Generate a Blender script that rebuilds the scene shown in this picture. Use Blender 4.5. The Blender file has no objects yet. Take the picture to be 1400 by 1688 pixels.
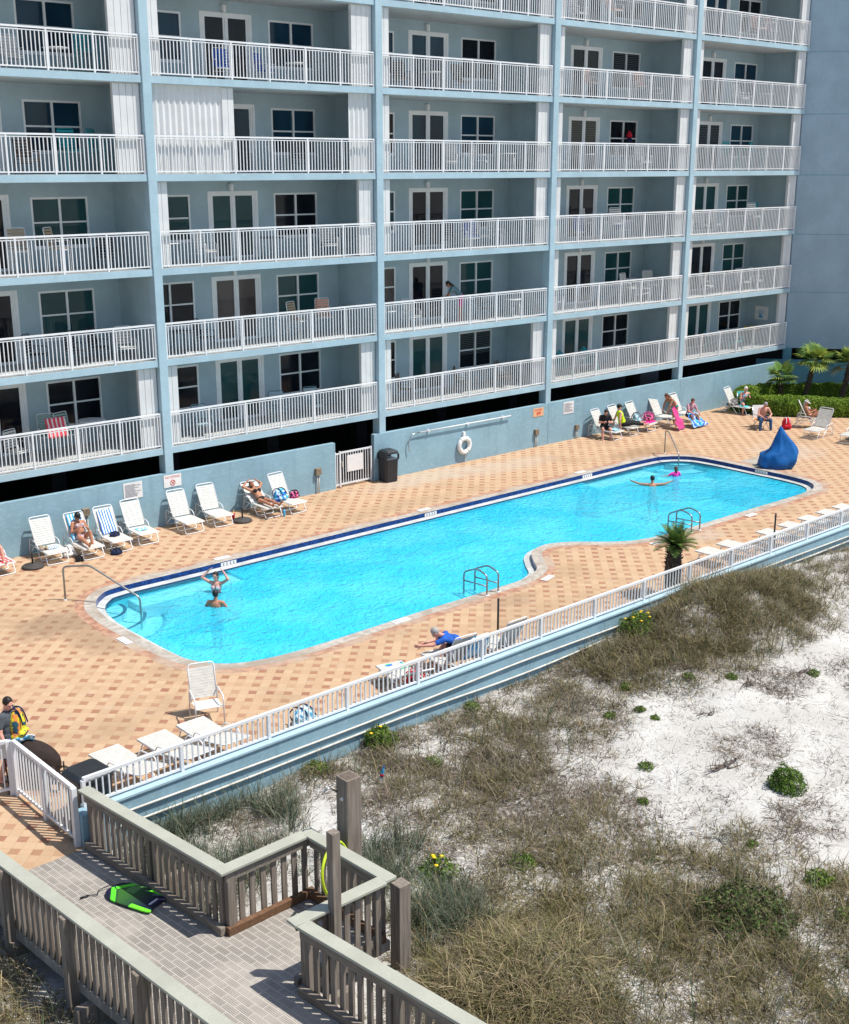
import bpy, bmesh, math, random
import numpy as np
from mathutils import Vector, Matrix, Quaternion
random.seed(7); RNG = np.random.default_rng(11)
scene = bpy.context.scene
COL = scene.collection
PI = math.pi
# ------------------------------------------------------------------ camera, sky, sun, exposure
cam_d = bpy.data.cameras.new('camera'); cam = bpy.data.objects.new('camera', cam_d); COL.objects.link(cam)
scene.camera = cam
cam_d.sensor_fit = 'HORIZONTAL'; cam_d.sensor_width = 36.0
cam_d.lens = 36.0 * 2011.2 / 1400.0
cam_d.clip_start = 0.1; cam_d.clip_end = 3000
cam.location = (-18.60, -33.295, 10.9966)
_y, _p = 0.72184, 0.27757
fwd = Vector((math.sin(_y)*math.cos(_p), math.cos(_y)*math.cos(_p), -math.sin(_p)))
rgt = Vector((math.cos(_y), -math.sin(_y), 0)); upv = rgt.cross(fwd)
cam.rotation_euler = Matrix((rgt, upv, -fwd)).transposed().to_euler()

SUN = Vector((0.66, -0.75, 2.0)).normalized()
w = bpy.data.worlds.new('World'); scene.world = w; w.use_nodes = True
nt = w.node_tree; nt.nodes.clear()
sky = nt.nodes.new('ShaderNodeTexSky'); sky.sky_type = 'NISHITA'; sky.sun_disc = False
sky.sun_elevation = math.asin(SUN.z); sky.sun_rotation = math.atan2(SUN.x, SUN.y)
bg = nt.nodes.new('ShaderNodeBackground'); bg.inputs['Strength'].default_value = 0.12
wo = nt.nodes.new('ShaderNodeOutputWorld')
nt.links.new(sky.outputs[0], bg.inputs[0]); nt.links.new(bg.outputs[0], wo.inputs[0])
sl = bpy.data.lights.new('sun', 'SUN'); sl.energy = 4.6; sl.angle = math.radians(0.53); sl.color = (1.0, 0.955, 0.88)
so = bpy.data.objects.new('sun', sl); COL.objects.link(so); so.rotation_euler = SUN.to_track_quat('Z', 'Y').to_euler()
so.location = (0, -20, 60)
scene.view_settings.view_transform = 'Standard'; scene.view_settings.look = 'None'
scene.view_settings.exposure = 0.33; scene.view_settings.gamma = 1.0
scene.cycles.max_bounces = 8; scene.cycles.transparent_max_bounces = 12

# ------------------------------------------------------------------ material helpers
class NG:
    """small node-graph helper"""
    def __init__(s, name):
        s.m = bpy.data.materials.new(name); s.m.use_nodes = True
        s.t = s.m.node_tree; s.t.nodes.clear()
        s.out = s.n('ShaderNodeOutputMaterial'); s.b = s.n('ShaderNodeBsdfPrincipled')
        s.l(s.b.outputs[0], s.out.inputs[0])
    def n(s, ty, **k):
        x = s.t.nodes.new(ty)
        for a, v in k.items(): setattr(x, a, v)
        return x
    def l(s, a, b): s.t.links.new(a, b)
    def setin(s, sock, v):
        if hasattr(v, 'is_output'): s.l(v, sock)
        else: sock.default_value = v
    def math(s, op, a, b=0.0, c=None, clamp=False):
        x = s.n('ShaderNodeMath', operation=op, use_clamp=clamp)
        s.setin(x.inputs[0], a); s.setin(x.inputs[1], b)
        if c is not None: s.setin(x.inputs[2], c)
        return x.outputs[0]
    def mix(s, fac, a, b, mode='MIX'):
        x = s.n('ShaderNodeMix', data_type='RGBA', blend_type=mode)
        s.setin(x.inputs[0], fac)
        for i, v in ((6, a), (7, b)):
            s.setin(x.inputs[i], v if hasattr(v, 'is_output') else (v[0], v[1], v[2], 1))
        return x.outputs[2]
    def pos(s): return s.n('ShaderNodeNewGeometry').outputs['Position']
    def obj(s): return s.n('ShaderNodeTexCoord').outputs['Object']
    def gen(s): return s.n('ShaderNodeTexCoord').outputs['Generated']
    def xyz(s, v):
        x = s.n('ShaderNodeSeparateXYZ'); s.l(v, x.inputs[0]); return x.outputs
    def noise(s, vec, scale, detail=3, rough=.55, col=False, dist=0.0):
        x = s.n('ShaderNodeTexNoise'); s.l(vec, x.inputs['Vector'])
        x.inputs['Scale'].default_value = scale; x.inputs['Detail'].default_value = detail
        x.inputs['Roughness'].default_value = rough; x.inputs['Distortion'].default_value = dist
        return x.outputs['Color' if col else 'Fac']
    def scalev(s, vec, sc):
        x = s.n('ShaderNodeMapping'); s.l(vec, x.inputs[0]); x.inputs['Scale'].default_value = sc; return x.outputs[0]
    def ramp(s, fac, stops, interp='LINEAR'):
        x = s.n('ShaderNodeValToRGB'); x.color_ramp.interpolation = interp
        e = x.color_ramp.elements
        while len(e) < len(stops): e.new(.5)
        for i, (p, c) in enumerate(stops):
            e[i].position = p; e[i].color = (*c, 1) if len(c) == 3 else c
        s.l(fac, x.inputs[0]); return x.outputs[0]
    def step(s, v, lo, hi):
        x = s.n('ShaderNodeMapRange', interpolation_type='SMOOTHSTEP'); s.setin(x.inputs[0], v)
        x.inputs[1].default_value = lo; x.inputs[2].default_value = hi; return x.outputs[0]
    def bump(s, h, strength=.3, dist=.02):
        x = s.n('ShaderNodeBump'); s.l(h, x.inputs['Height']); x.inputs['Strength'].default_value = strength
        x.inputs['Distance'].default_value = dist; s.l(x.outputs[0], s.b.inputs['Normal']); return x
    def base(s, c, rough=.6, metal=0.0, spec=.5):
        s.setin(s.b.inputs['Base Color'], c if hasattr(c, 'is_output') else (*c, 1))
        s.setin(s.b.inputs['Roughness'], rough); s.b.inputs['Metallic'].default_value = metal
        s.b.inputs['Specular IOR Level'].default_value = spec
        return s

def vary(name, c, rough=.6, amt=.12, scale=4, metal=0.0, spec=.5, bump=None, fine=None, world=True):
    """plain material: a colour with broken-up tone, optional grain bump"""
    g = NG(name); v = g.pos() if world else g.obj()
    n = g.noise(v, scale, 4)
    lo = tuple(x*(1-amt) for x in c); hi = tuple(min(1, x*(1+amt*.6)) for x in c)
    col = g.mix(g.step(n, .3, .7), lo, hi)
    if fine:
        n2 = g.noise(v, fine, 2); col = g.mix(g.math('MULTIPLY', g.step(n2, .35, .7), .5), col, tuple(x*(1-amt*1.3) for x in c))
    g.base(col, rough, metal, spec)
    if bump: g.bump(g.noise(v, bump[0], 3), bump[1], bump[2])
    return g.m

M = {}
def stucco(name, c, streak=.10, light=.35):
    g = NG(name); v = g.pos()
    big = g.noise(v, .9, 4); st = g.noise(g.scalev(v, (2.4, 2.4, .25)), 1.6, 4, .6); fine = g.noise(g.scalev(v, (1, 1, 2.2)), 7, 4, .7)
    col = g.mix(g.step(big, .3, .7), tuple(x*.9 for x in c), tuple(x*1.05 for x in c))
    col = g.mix(g.math('MULTIPLY', g.step(st, .5, .78), streak*3), col, (c[0]*.72, c[1]*.76, c[2]*.78))
    col = g.mix(g.math('MULTIPLY', g.step(fine, .50, .70), light), col, (min(1, c[0]*1.28), min(1, c[1]*1.2), min(1, c[2]*1.15)))
    g.base(col, .8, 0, .25); g.bump(g.noise(v, 38, 4, .7), .5, .012); return g.m
M['stucco'] = stucco('blue_stucco', (.25, .395, .47), .18, .7)
M['facade'] = stucco('pale_blue_facade_paint', (.355, .495, .565), .14)
M['inner'] = stucco('grey_blue_wall_paint', (.36, .475, .525), .06)
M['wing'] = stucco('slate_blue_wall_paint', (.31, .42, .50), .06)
M['wingbase'] = stucco('shaded_teal_wall', (.11, .28, .36), .05)  # deep shade on the wing's base wall is put into this dark teal
M['soffit'] = vary('soffit_paint', (.50, .53, .53), .8, .08, 2)
M['balcony_floor'] = vary('balcony_concrete', (.42, .43, .42), .85, .18, 5)
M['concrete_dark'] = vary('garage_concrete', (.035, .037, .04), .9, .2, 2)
M['white'] = vary('white_metal_paint', (.72, .73, .74), .4, .06, 3)
M['vinyl'] = vary('cream_vinyl_strap', (.63, .615, .565), .45, .10, 9)
M['frame'] = vary('white_window_frame', (.74, .77, .78), .45, .05, 3)
M['shutter'] = vary('shutter_aluminium', (.62, .63, .625), .5, .06, 2)
M['steel'] = vary('stainless_steel', (.55, .55, .53), .22, .08, 20, metal=1.0)
M['bronze'] = vary('weathered_metal_rail', (.33, .33, .32), .35, .15, 20, metal=.8)
M['black'] = vary('black_plastic', (.018, .02, .024), .42, .2, 6, bump=(90, .2, .004))
M['rubber'] = vary('dark_rubber', (.05, .045, .042), .75, .25, 12)
M['brownbox'] = vary('weathered_outlet_box', (.23, .18, .12), .7, .3, 20)
M['pipe'] = vary('sun_bleached_pipe', (.58, .56, .50), .6, .15, 4)
M['ringwhite'] = vary('life_ring_white', (.80, .79, .77), .5, .05, 8)
M['rope'] = vary('pale_rope', (.6, .55, .45), .8, .1, 30)
M['dirt'] = vary('planting_soil', (.20, .15, .11), .95, .3, 3, bump=(14, .6, .03))
def glass(name, c, c2):
    g = NG(name); v = g.pos(); x = g.xyz(v)
    n = g.noise(g.scalev(v, (1, 1, .5)), .9, 2)
    col = g.mix(g.step(n, .35, .65), c, c2)
    g.base(col, .05, 0, .22); g.bump(g.noise(v, 1.6, 2), .05, .05); return g.m
M['glass_blue'] = glass('dark_blue_pane', (.008, .028, .055), (.014, .05, .085))
M['glass_teal'] = glass('teal_blind_pane', (.010, .052, .058), (.018, .07, .075))
M['glass_dark'] = glass('dark_pane', (.004, .006, .010), (.012, .016, .022))
M['glass_warm'] = glass('beach_reflection_pane', (.055, .045, .045), (.10, .088, .085))  # brownish beach reflection painted into the pane colour
g = NG('pane_with_slat_blind'); X = g.xyz(g.obj()); sl_ = g.step(g.math('ABSOLUTE', g.math('SUBTRACT', g.math('FRACT', g.math('MULTIPLY', X[2], 14)), .5)), .22, .30)
dn = g.step(X[2], .55, .57); g.base(g.mix(g.math('MULTIPLY', sl_, dn), (.008, .012, .016), (.085, .10, .105)), .06, 0, .22); M['glass_blind'] = g.m
def plain(name, c, rough=.6, spec=.4, amt=.12, scale=10): 
    return vary(name, c, rough, amt, scale, spec=spec, world=False)
for nm, c in dict(red=(.55, .02, .04), teal=(.02, .30, .33), tealpale=(.22, .42, .42), tan=(.40, .30, .20), darkchair=(.035, .045, .055), slinggrey=(.16, .25, .28),
                  blue=(.02, .10, .42), skyblue=(.10, .40, .65), navy=(.012, .02, .06), green=(.05, .24, .09), lime=(.55, .75, .02), pink=(.75, .03, .30), hotpink=(.85, .05, .38),
                  magenta=(.55, .06, .22), orange=(.80, .22, .03), yellow=(.75, .58, .03), brownwicker=(.10, .065, .04), aqua=(.10, .55, .60), greysh=(.075, .085, .10),
                  blacksh=(.02, .02, .022), denim=(.035, .10, .22), blueshort=(.10, .20, .42), brown=(.032, .022, .019), whitecloth=(.75, .75, .73), khaki=(.33, .27, .19), mauve=(.50, .28, .33),
                  greycloth=(.24, .24, .23), peach=(.72, .38, .27)).items():
    M[nm] = plain('cloth_' + nm, c, .8, .2)
for nm, c in dict(skin=(.55, .29, .20), skin_tan=(.42, .20, .12), skin_pink=(.62, .32, .25), skin_dark=(.24, .11, .065)).items():
    g = NG(nm); n = g.noise(g.obj(), 7, 3)
    g.base(g.mix(g.step(n, .3, .7), tuple(x*.9 for x in c), (c[0]*1.08, c[1], c[2]*.96)), .5, 0, .35)
    g.b.inputs['Subsurface Weight'].default_value = .08; g.b.inputs['Subsurface Radius'].default_value = (.02, .008, .004)
    M[nm] = g.m
for nm, c in dict(hair_dark=(.014, .010, .008), hair_brown=(.10, .045, .025), hair_grey=(.34, .33, .32), hair_white=(.72, .70, .67), hair_black=(.008, .008, .009)).items():
    M[nm] = plain(nm, c, .55, .4, .3, 40)

def wood(name, c, along=1):
    g = NG(name); v = g.obj()
    sc = [14, 14, 14]; sc[along] = .7
    gr = g.noise(g.scalev(v, tuple(sc)), 2.2, 6, .65, dist=.6); bl = g.noise(v, 1.3, 3)
    rnd = g.n('ShaderNodeObjectInfo').outputs['Random']
    col = g.mix(g.step(gr, .32, .68), tuple(x*.62 for x in c), tuple(x*1.18 for x in c))
    col = g.mix(g.math('MULTIPLY', g.step(bl, .45, .7), .45), col, (c[0]*.72, c[1]*.66, c[2]*.58))
    g.base(col, .85, 0, .2); g.bump(gr, .4, .006); return g.m
M['wood'] = wood('weathered_grey_timber', (.235, .20, .168), 2)
M['woodh'] = wood('weathered_grey_rail_timber', (.24, .208, .172), 1)
M['wooddark'] = wood('damp_brown_timber', (.17, .095, .055), 1)
M['cap'] = vary('painted_rail_cap', (.375, .38, .315), .65, .10, 2.2, fine=30, world=True)

def striped(name, c1, c2, axis=0, freq=6, duty=.5):
    g = NG(name); x = g.xyz(g.gen())[axis]
    f = g.math('FRACT', g.math('MULTIPLY', x, freq)); s_ = g.step(f, duty-.03, duty+.03)
    g.base(g.mix(s_, c1, c2), .85, 0, .15); g.bump(g.noise(g.obj(), 60, 2), .3, .004); return g.m
M['stripeblue'] = striped('blue_white_stripe_towel', (.05, .20, .68), (.75, .76, .78), 0, 6)
M['stripeaqua'] = striped('aqua_white_stripe_towel', (.06, .36, .66), (.62, .72, .78), 0, 5)
M['stripered'] = striped('red_stripe_towel', (.62, .07, .09), (.74, .55, .52), 0, 5, .6)
M['stripegreen'] = striped('green_blue_towel', (.06, .50, .22), (.03, .16, .50), 1, 2.5)
M['slinggreen'] = striped('green_stripe_sling', (.08, .20, .17), (.25, .36, .32), 0, 7)
M['slingstripe'] = striped('grey_blue_stripe_sling', (.14, .24, .30), (.34, .42, .46), 0, 7)
def camo(name, a, b, c, sc=6):
    g = NG(name); n = g.noise(g.obj(), sc, 2); n2 = g.noise(g.obj(), sc*1.7, 1)
    g.base(g.mix(g.step(n2, .55, .6), g.mix(g.step(n, .48, .52), a, b), c), .85, 0, .15); return g.m
M['printblue'] = camo('blue_print_cloth', (.03, .12, .50), (.06, .42, .62), (.55, .66, .74))
M['printpink'] = camo('pink_print_cloth', (.66, .04, .22), (.03, .02, .03), (.70, .30, .40), 10)
M['printflower'] = camo('pale_print_swimwear', (.66, .62, .62), (.28, .22, .26), (.62, .28, .30), 25)
M['printaqua'] = camo('aqua_print_towel', (.16, .48, .60), (.62, .74, .78), (.05, .25, .50), 9)
M['printmulti'] = camo('bright_tube_bag', (.66, .60, .04), (.70, .24, .05), (.03, .09, .12), 6)

# pavers: squares of red brick set on the diagonal in tan pavers
STAINS = [(-6.7,-5.9,1.5,1.1,(.20,.135,.085),.6),(-6.4,-7.6,.8,1.2,(.23,.16,.10),.5),(10.0,-.9,3.6,.9,(.44,.38,.31),.6),(13.5,-1.6,3.0,.9,(.44,.38,.31),.45),(19.4,-3.6,2.6,.8,(.24,.155,.085),.55),(3.0,-13.4,3.2,.9,(.33,.235,.145),.4),(23.5,-7.2,1.8,1.6,(.46,.40,.33),.45),(2.9,-12.2,1.1,.6,(.27,.19,.12),.5),(11.6,-12.1,1.0,.5,(.44,.36,.29),.5),(-9.2,-4.0,2.2,1.6,(.30,.215,.135),.35),(6.5,-3.2,4.5,.6,(.33,.24,.15),.35)]
def paver(name, tint=(1, 1, 1)):
    g = NG(name); p = g.pos(); X = g.xyz(p); L = .3855
    wob = g.math('MULTIPLY', g.math('SUBTRACT', g.noise(p, .35, 2), .5), .06)
    u = g.math('ADD', g.math('MULTIPLY', g.math('SUBTRACT', X[0], X[1]), .70711/L), g.math('ADD', wob, 500 - .07))
    v = g.math('ADD', g.math('MULTIPLY', g.math('ADD', X[0], X[1]), .70711/L), 500 + .03)
    fu, fv = g.math('FRACT', u), g.math('FRACT', v)
    s = .47
    ins = lambda f: g.math('MULTIPLY', g.step(f, .00, .02), g.math('SUBTRACT', 1, g.step(f, s-.02, s)))
    red = g.math('MULTIPLY', ins(fu), ins(fv))
    cell = g.n('ShaderNodeCombineXYZ'); g.l(g.math('FLOOR', u), cell.inputs[0]); g.l(g.math('FLOOR', v), cell.inputs[1])
    h2 = g.n('ShaderNodeCombineXYZ'); g.l(g.math('FLOOR', g.math('MULTIPLY', u, 2)), h2.inputs[0]); g.l(g.math('FLOOR', g.math('MULTIPLY', v, 2)), h2.inputs[1])
    wn = g.n('ShaderNodeTexWhiteNoise', noise_dimensions='3D'); g.l(cell.outputs[0], wn.inputs['Vector'])
    wn2 = g.n('ShaderNodeTexWhiteNoise', noise_dimensions='3D'); g.l(h2.outputs[0], wn2.inputs['Vector'])
    r = wn.outputs['Value']; r2 = wn2.outputs['Value']
    t = lambda c: tuple(a*b for a, b in zip(c, tint))
    redc = g.ramp(r, [(0, t((.29, .135, .085))), (.45, t((.33, .17, .105))), (.8, t((.37, .21, .13))), (1, t((.42, .27, .165)))])
    tan = g.ramp(r2, [(0, t((.445, .295, .185))), (.5, t((.468, .317, .20))), (1, t((.49, .345, .222)))])
    col = g.mix(red, tan, redc)
    def line(f, at, wd=.028):
        d = g.math('ABSOLUTE', g.math('SUBTRACT', f, at)); return g.math('SUBTRACT', 1, g.step(d, wd*.4, wd))
    ln = g.math('MAXIMUM', line(fu, s), line(fv, s))
    ln = g.math('MAXIMUM', ln, g.math('MAXIMUM', line(fu, .012), line(fv, .012)))
    col = g.mix(g.math('MULTIPLY', ln, .22), col, t((.25, .165, .095)))
    # dirt, damp and salt bloom
    big = g.noise(p, .55, 5, .6); mid = g.noise(p, 2.2, 5, .65)
    col = g.mix(g.math('MULTIPLY', g.step(big, .50, .72), .55), col, t((.31, .21, .125)))
    col = g.mix(g.math('MULTIPLY', g.step(mid, .52, .75), .38), col, t((.50, .40, .29)))
    col = g.mix(g.math('MULTIPLY', g.step(g.noise(p, 9, 4, .7), .58, .75), .3), col, t((.30, .20, .12)))
    for (sx, sy, rx, ry, c, f) in STAINS:
        q = g.math('ADD', g.math('POWER', g.math('MULTIPLY', g.math('SUBTRACT', X[0], sx), 1/rx), 2), g.math('POWER', g.math('MULTIPLY', g.math('SUBTRACT', X[1], sy), 1/ry), 2))
        q = g.math('ADD', g.math('SQRT', q), g.math('MULTIPLY', g.math('SUBTRACT', g.noise(p, 1.7, 5, .65), .5), 1.5))
        col = g.mix(g.math('MULTIPLY', g.math('SUBTRACT', 1, g.step(q, .35, 1.15)), f), col, c)
    g.base(col, .82, 0, .25)
    g.bump(g.math('SUBTRACT', g.noise(p, 45, 3), g.math('MULTIPLY', ln, .9)), .35, .008)
    return g.m
M['paver'] = paver('tan_and_brick_pavers')
g = NG('brick_border_pavers'); p = g.pos(); n = g.noise(p, 5, 4); n2 = g.noise(p, .8, 3)
g.base(g.mix(g.step(n2, .4, .7), g.mix(g.step(n, .35, .65), (.30, .15, .10), (.46, .27, .18)), (.40, .33, .26)), .85, 0, .2); g.bump(g.noise(p, 30, 3), .3, .01); M['border'] = g.m
g = NG('grey_coping'); p = g.pos(); n = g.noise(p, 6, 4); n2 = g.noise(p, 1.1, 3)
g.base(g.mix(g.step(n2, .4, .7), g.mix(g.step(n, .35, .65), (.33, .30, .265), (.47, .43, .38)), (.30, .25, .20)), .8, 0, .3); g.bump(g.noise(p, 30, 3), .3, .01); M['coping'] = g.m
g = NG('blue_waterline_tile'); p = g.pos(); X = g.xyz(p)
n = g.noise(p, 14, 1)
g.base(g.mix(g.step(n, .4, .6), (.006, .022, .11), (.012, .045, .20)), .18, 0, .5); M['tile'] = g.m
g = NG('white_gutter_tile'); p = g.pos(); n = g.noise(p, 3, 4)
g.base(g.mix(g.step(n, .35, .7), (.42, .44, .43), (.56, .57, .555)), .4, 0, .4); M['gutter'] = g.m
g = NG('pool_plaster'); p = g.pos(); n = g.noise(p, 1.2, 4)
g.base(g.mix(g.step(n, .3, .7), (.22, .74, .86), (.30, .80, .90)), .7, 0, .2); M['plaster'] = g.m
M['stepwhite'] = vary('pool_step_plaster', (.62, .74, .78), .6, .06, 3)
M['stepedge'] = vary('dark_step_edge_tile', (.01, .04, .10), .3, .1, 5)

# water: tinted clear layer, suspended scatter lit through a rippled normal, and a sharp sky reflection
g = NG('pool_water'); p = g.pos()
warp = g.n('ShaderNodeVectorMath', operation='ADD'); g.l(p, warp.inputs[0])
wn = g.n('ShaderNodeVectorMath', operation='SCALE'); g.l(g.noise(p, 1.3, 2, col=True), wn.inputs[0]); wn.inputs['Scale'].default_value = .25
g.l(wn.outputs[0], warp.inputs[1]); wp = warp.outputs[0]
h1 = g.noise(wp, 2.9, 3, .6); h2 = g.noise(wp, 8.0, 2, .55); h3 = g.noise(p, .45, 2)
h = g.math('ADD', g.math('MULTIPLY', h1, .50), g.math('MULTIPLY', h2, .34))
bp = g.n('ShaderNodeBump'); g.l(h, bp.inputs['Height']); bp.inputs['Strength'].default_value = 1.0; bp.inputs['Distance'].default_value = .31
bs = g.n('ShaderNodeBump'); g.l(h, bs.inputs['Height']); bs.inputs['Strength'].default_value = 1.0; bs.inputs['Distance'].default_value = .11
tr = g.n('ShaderNodeBsdfTransparent'); tr.inputs[0].default_value = (.50, .92, .97, 1)
df = g.n('ShaderNodeBsdfDiffuse'); g.l(bp.outputs[0], df.inputs['Normal'])
dc = g.mix(g.step(h3, .4, .65), (.03, .62, .88), (.09, .70, .92)); g.l(dc, df.inputs[0])
gl = g.n('ShaderNodeBsdfGlossy'); gl.inputs['Roughness'].default_value = .08; g.l(bs.outputs[0], gl.inputs['Normal'])
X = g.xyz(p)      # scatter builds up with depth: little over the shallow entry steps and benches
def near(cx, cy, r0, r1):
    q = g.math('SQRT', g.math('ADD', g.math('POWER', g.math('SUBTRACT', X[0], cx), 2), g.math('POWER', g.math('SUBTRACT', X[1], cy), 2))); return g.step(q, r0, r1)
def shelf(x0, x1, y0):
    i = g.math('MULTIPLY', g.step(X[1], y0-.10, y0+.0), g.math('MULTIPLY', g.step(X[0], x0-.06, x0+.06), g.math('SUBTRACT', 1, g.step(X[0], x1-.06, x1+.06)))); return g.math('SUBTRACT', 1, i)
deep = g.math('MULTIPLY', g.math('MULTIPLY', near(-5.25, -5.2, 1.3, 2.5), near(19.75, -4.8, 1.4, 2.7)), g.math('MULTIPLY', shelf(-4.2, -1.0, -5.6), shelf(14.2, 17.6, -5.55)))
mx = g.n('ShaderNodeMixShader'); g.l(g.math('ADD', .16, g.math('MULTIPLY', deep, .44)), mx.inputs[0]); g.l(tr.outputs[0], mx.inputs[1]); g.l(df.outputs[0], mx.inputs[2])
fr = g.n('ShaderNodeFresnel'); fr.inputs['IOR'].default_value = 1.33; g.l(bs.outputs[0], fr.inputs['Normal'])
m2 = g.n('ShaderNodeMixShader'); g.l(g.math('MINIMUM', fr.outputs[0], .5), m2.inputs[0]); g.l(mx.outputs[0], m2.inputs[1]); g.l(gl.outputs[0], m2.inputs[2])
g.l(m2.outputs[0], g.out.inputs[0]); M['water'] = g.m

# sand
g = NG('white_dune_sand'); p = g.pos()
n = g.noise(p, .8, 5, .6); n2 = g.noise(p, 6, 4, .65); n3 = g.noise(p, 28, 3, .7)
col = g.mix(g.step(n, .35, .7), (.45, .435, .405), (.55, .54, .515))
col = g.mix(g.math('MULTIPLY', g.step(n2, .56, .74), .6), col, (.40, .36, .31))
col = g.mix(g.math('MULTIPLY', g.step(n3, .62, .72), .55), col, (.26, .22, .18))
g.base(col, .95, 0, .1); g.bump(g.math('ADD', g.math('MULTIPLY', n2, .7), g.math('MULTIPLY', n3, .3)), .7, .08); M['sand'] = g.m
# boardwalk decking: perforated plastic mats in a brick bond
g = NG('perforated_deck_mat'); mp = g.n('ShaderNodeMapping'); g.l(g.obj(), mp.inputs[0]); mp.inputs['Rotation'].default_value = (0, 0, PI/2-.055); p = mp.outputs[0]
br = g.n('ShaderNodeTexBrick'); g.l(p, br.inputs['Vector']); br.offset = .5
br.inputs['Scale'].default_value = 1; br.inputs['Mortar Size'].default_value = .010; br.inputs['Brick Width'].default_value = .30; br.inputs['Row Height'].default_value = .12
br.inputs['Color1'].default_value = (.30, .275, .245, 1); br.inputs['Color2'].default_value = (.375, .345, .31, 1); br.inputs['Mortar'].default_value = (.43, .395, .35, 1); br.inputs['Bias'].default_value = 0
X = g.xyz(p)
du = g.math('ABSOLUTE', g.math('SUBTRACT', g.math('FRACT', g.math('MULTIPLY', X[0], 1/.030)), .5)); dv = g.math('ABSOLUTE', g.math('SUBTRACT', g.math('FRACT', g.math('MULTIPLY', X[1], 1/.030)), .5))
hole = g.math('MULTIPLY', g.math('SUBTRACT', 1, g.step(du, .26, .36)), g.math('SUBTRACT', 1, g.step(dv, .26, .36)))
hole = g.math('MULTIPLY', hole, g.math('SUBTRACT', 1, br.outputs['Fac']))
col = g.mix(g.math('MULTIPLY', hole, .85), br.outputs['Color'], (.09, .08, .07))
nb = g.noise(p, 1.1, 4); col = g.mix(g.math('MULTIPLY', g.step(nb, .45, .7), .5), col, (.46, .42, .37))
g.base(col, .8, 0, .25); g.bump(g.math('SUBTRACT', br.outputs['Fac'], hole), .4, .004); M['mat'] = g.m
# vegetation: blade colour comes from a per-blade attribute
def leafmat(name, attr='col'):
    g = NG(name); a = g.n('ShaderNodeAttribute', attribute_name=attr)
    g.base(a.outputs['Color'], .7, 0, .25)
    tl = g.n('ShaderNodeBsdfTranslucent'); g.l(a.outputs['Color'], tl.inputs[0])
    ms = g.n('ShaderNodeMixShader'); ms.inputs[0].default_value = .25; g.l(g.b.outputs[0], ms.inputs[1]); g.l(tl.outputs[0], ms.inputs[2]); g.l(ms.outputs[0], g.out.inputs[0])
    return g.m
M['leaf'] = leafmat('leaf_blades')
M['bark'] = vary('fibrous_palm_trunk', (.075, .055, .04), .95, .4, 14, bump=(40, .9, .03))
M['stem'] = vary('dry_stem', (.13, .10, .08), .9, .3, 20)
M['petal'] = plain('yellow_petal', (.80, .52, .01), .6)
M['signwhite'] = vary('faded_sign_face', (.74, .72, .70), .5, .06, 4)
M['signorange'] = vary('orange_sign_face', (.72, .40, .22), .5, .08, 4)
M['signred'] = plain('sign_red_print', (.62, .10, .07), .6)
M['signink'] = plain('sign_dark_print', (.22, .22, .25), .6)
g = NG('blue_vinyl_cover'); n = g.noise(g.obj(), 2.5, 3); g.base(g.mix(g.step(n, .3, .7), (.004, .08, .27), (.010, .12, .37)), .5, 0, .25); M['cover'] = g.m
g = NG('bodyboard_print'); X = g.xyz(g.obj())   # printed green to navy fade with a chevron
fade = g.step(X[1], -.42, .30)
col = g.mix(fade, (.006, .009, .035), (.035, .13, .022))
ch = g.math('ADD', X[1], g.math('MULTIPLY', g.math('ABSOLUTE', X[0]), .9))
band = g.math('MULTIPLY', g.step(ch, .40, .41), g.math('SUBTRACT', 1, g.step(ch, .50, .51)))
col = g.mix(band, col, (.10, .72, .03))
thin = g.math('MULTIPLY', g.step(ch, .36, .365), g.math('SUBTRACT', 1, g.step(ch, .375, .38))); col = g.mix(thin, col, (.02, .03, .03))
top = g.step(ch, .51, .52); col = g.mix(top, col, (.006, .008, .03))
side = g.math('MULTIPLY', g.step(g.math('ABSOLUTE', X[0]), .185, .19), g.math('SUBTRACT', 1, g.step(X[1], -.12, -.10))); col = g.mix(side, col, (.16, .78, .03))
fl = g.math('MULTIPLY', g.math('MULTIPLY', g.step(X[0], .02, .03), g.step(X[1], .05, .06)), g.math('MULTIPLY', g.step(g.math('FRACT', g.math('MULTIPLY', X[1], 38)), .5, .6), g.math('SUBTRACT', 1, g.step(X[1], .24, .25))))
col = g.mix(g.math('MULTIPLY', fl, .7), col, (.25, .55, .18))
lg = g.math('MULTIPLY', g.math('MULTIPLY', g.step(X[1], -.40, -.39), g.math('SUBTRACT', 1, g.step(X[1], -.355, -.35))), g.math('SUBTRACT', 1, g.step(g.math('ABSOLUTE', X[0]), .09, .095)))
col = g.mix(lg, col, (.62, .58, .66))
g.base(col, .5, 0, .4); M['board'] = g.m
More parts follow.
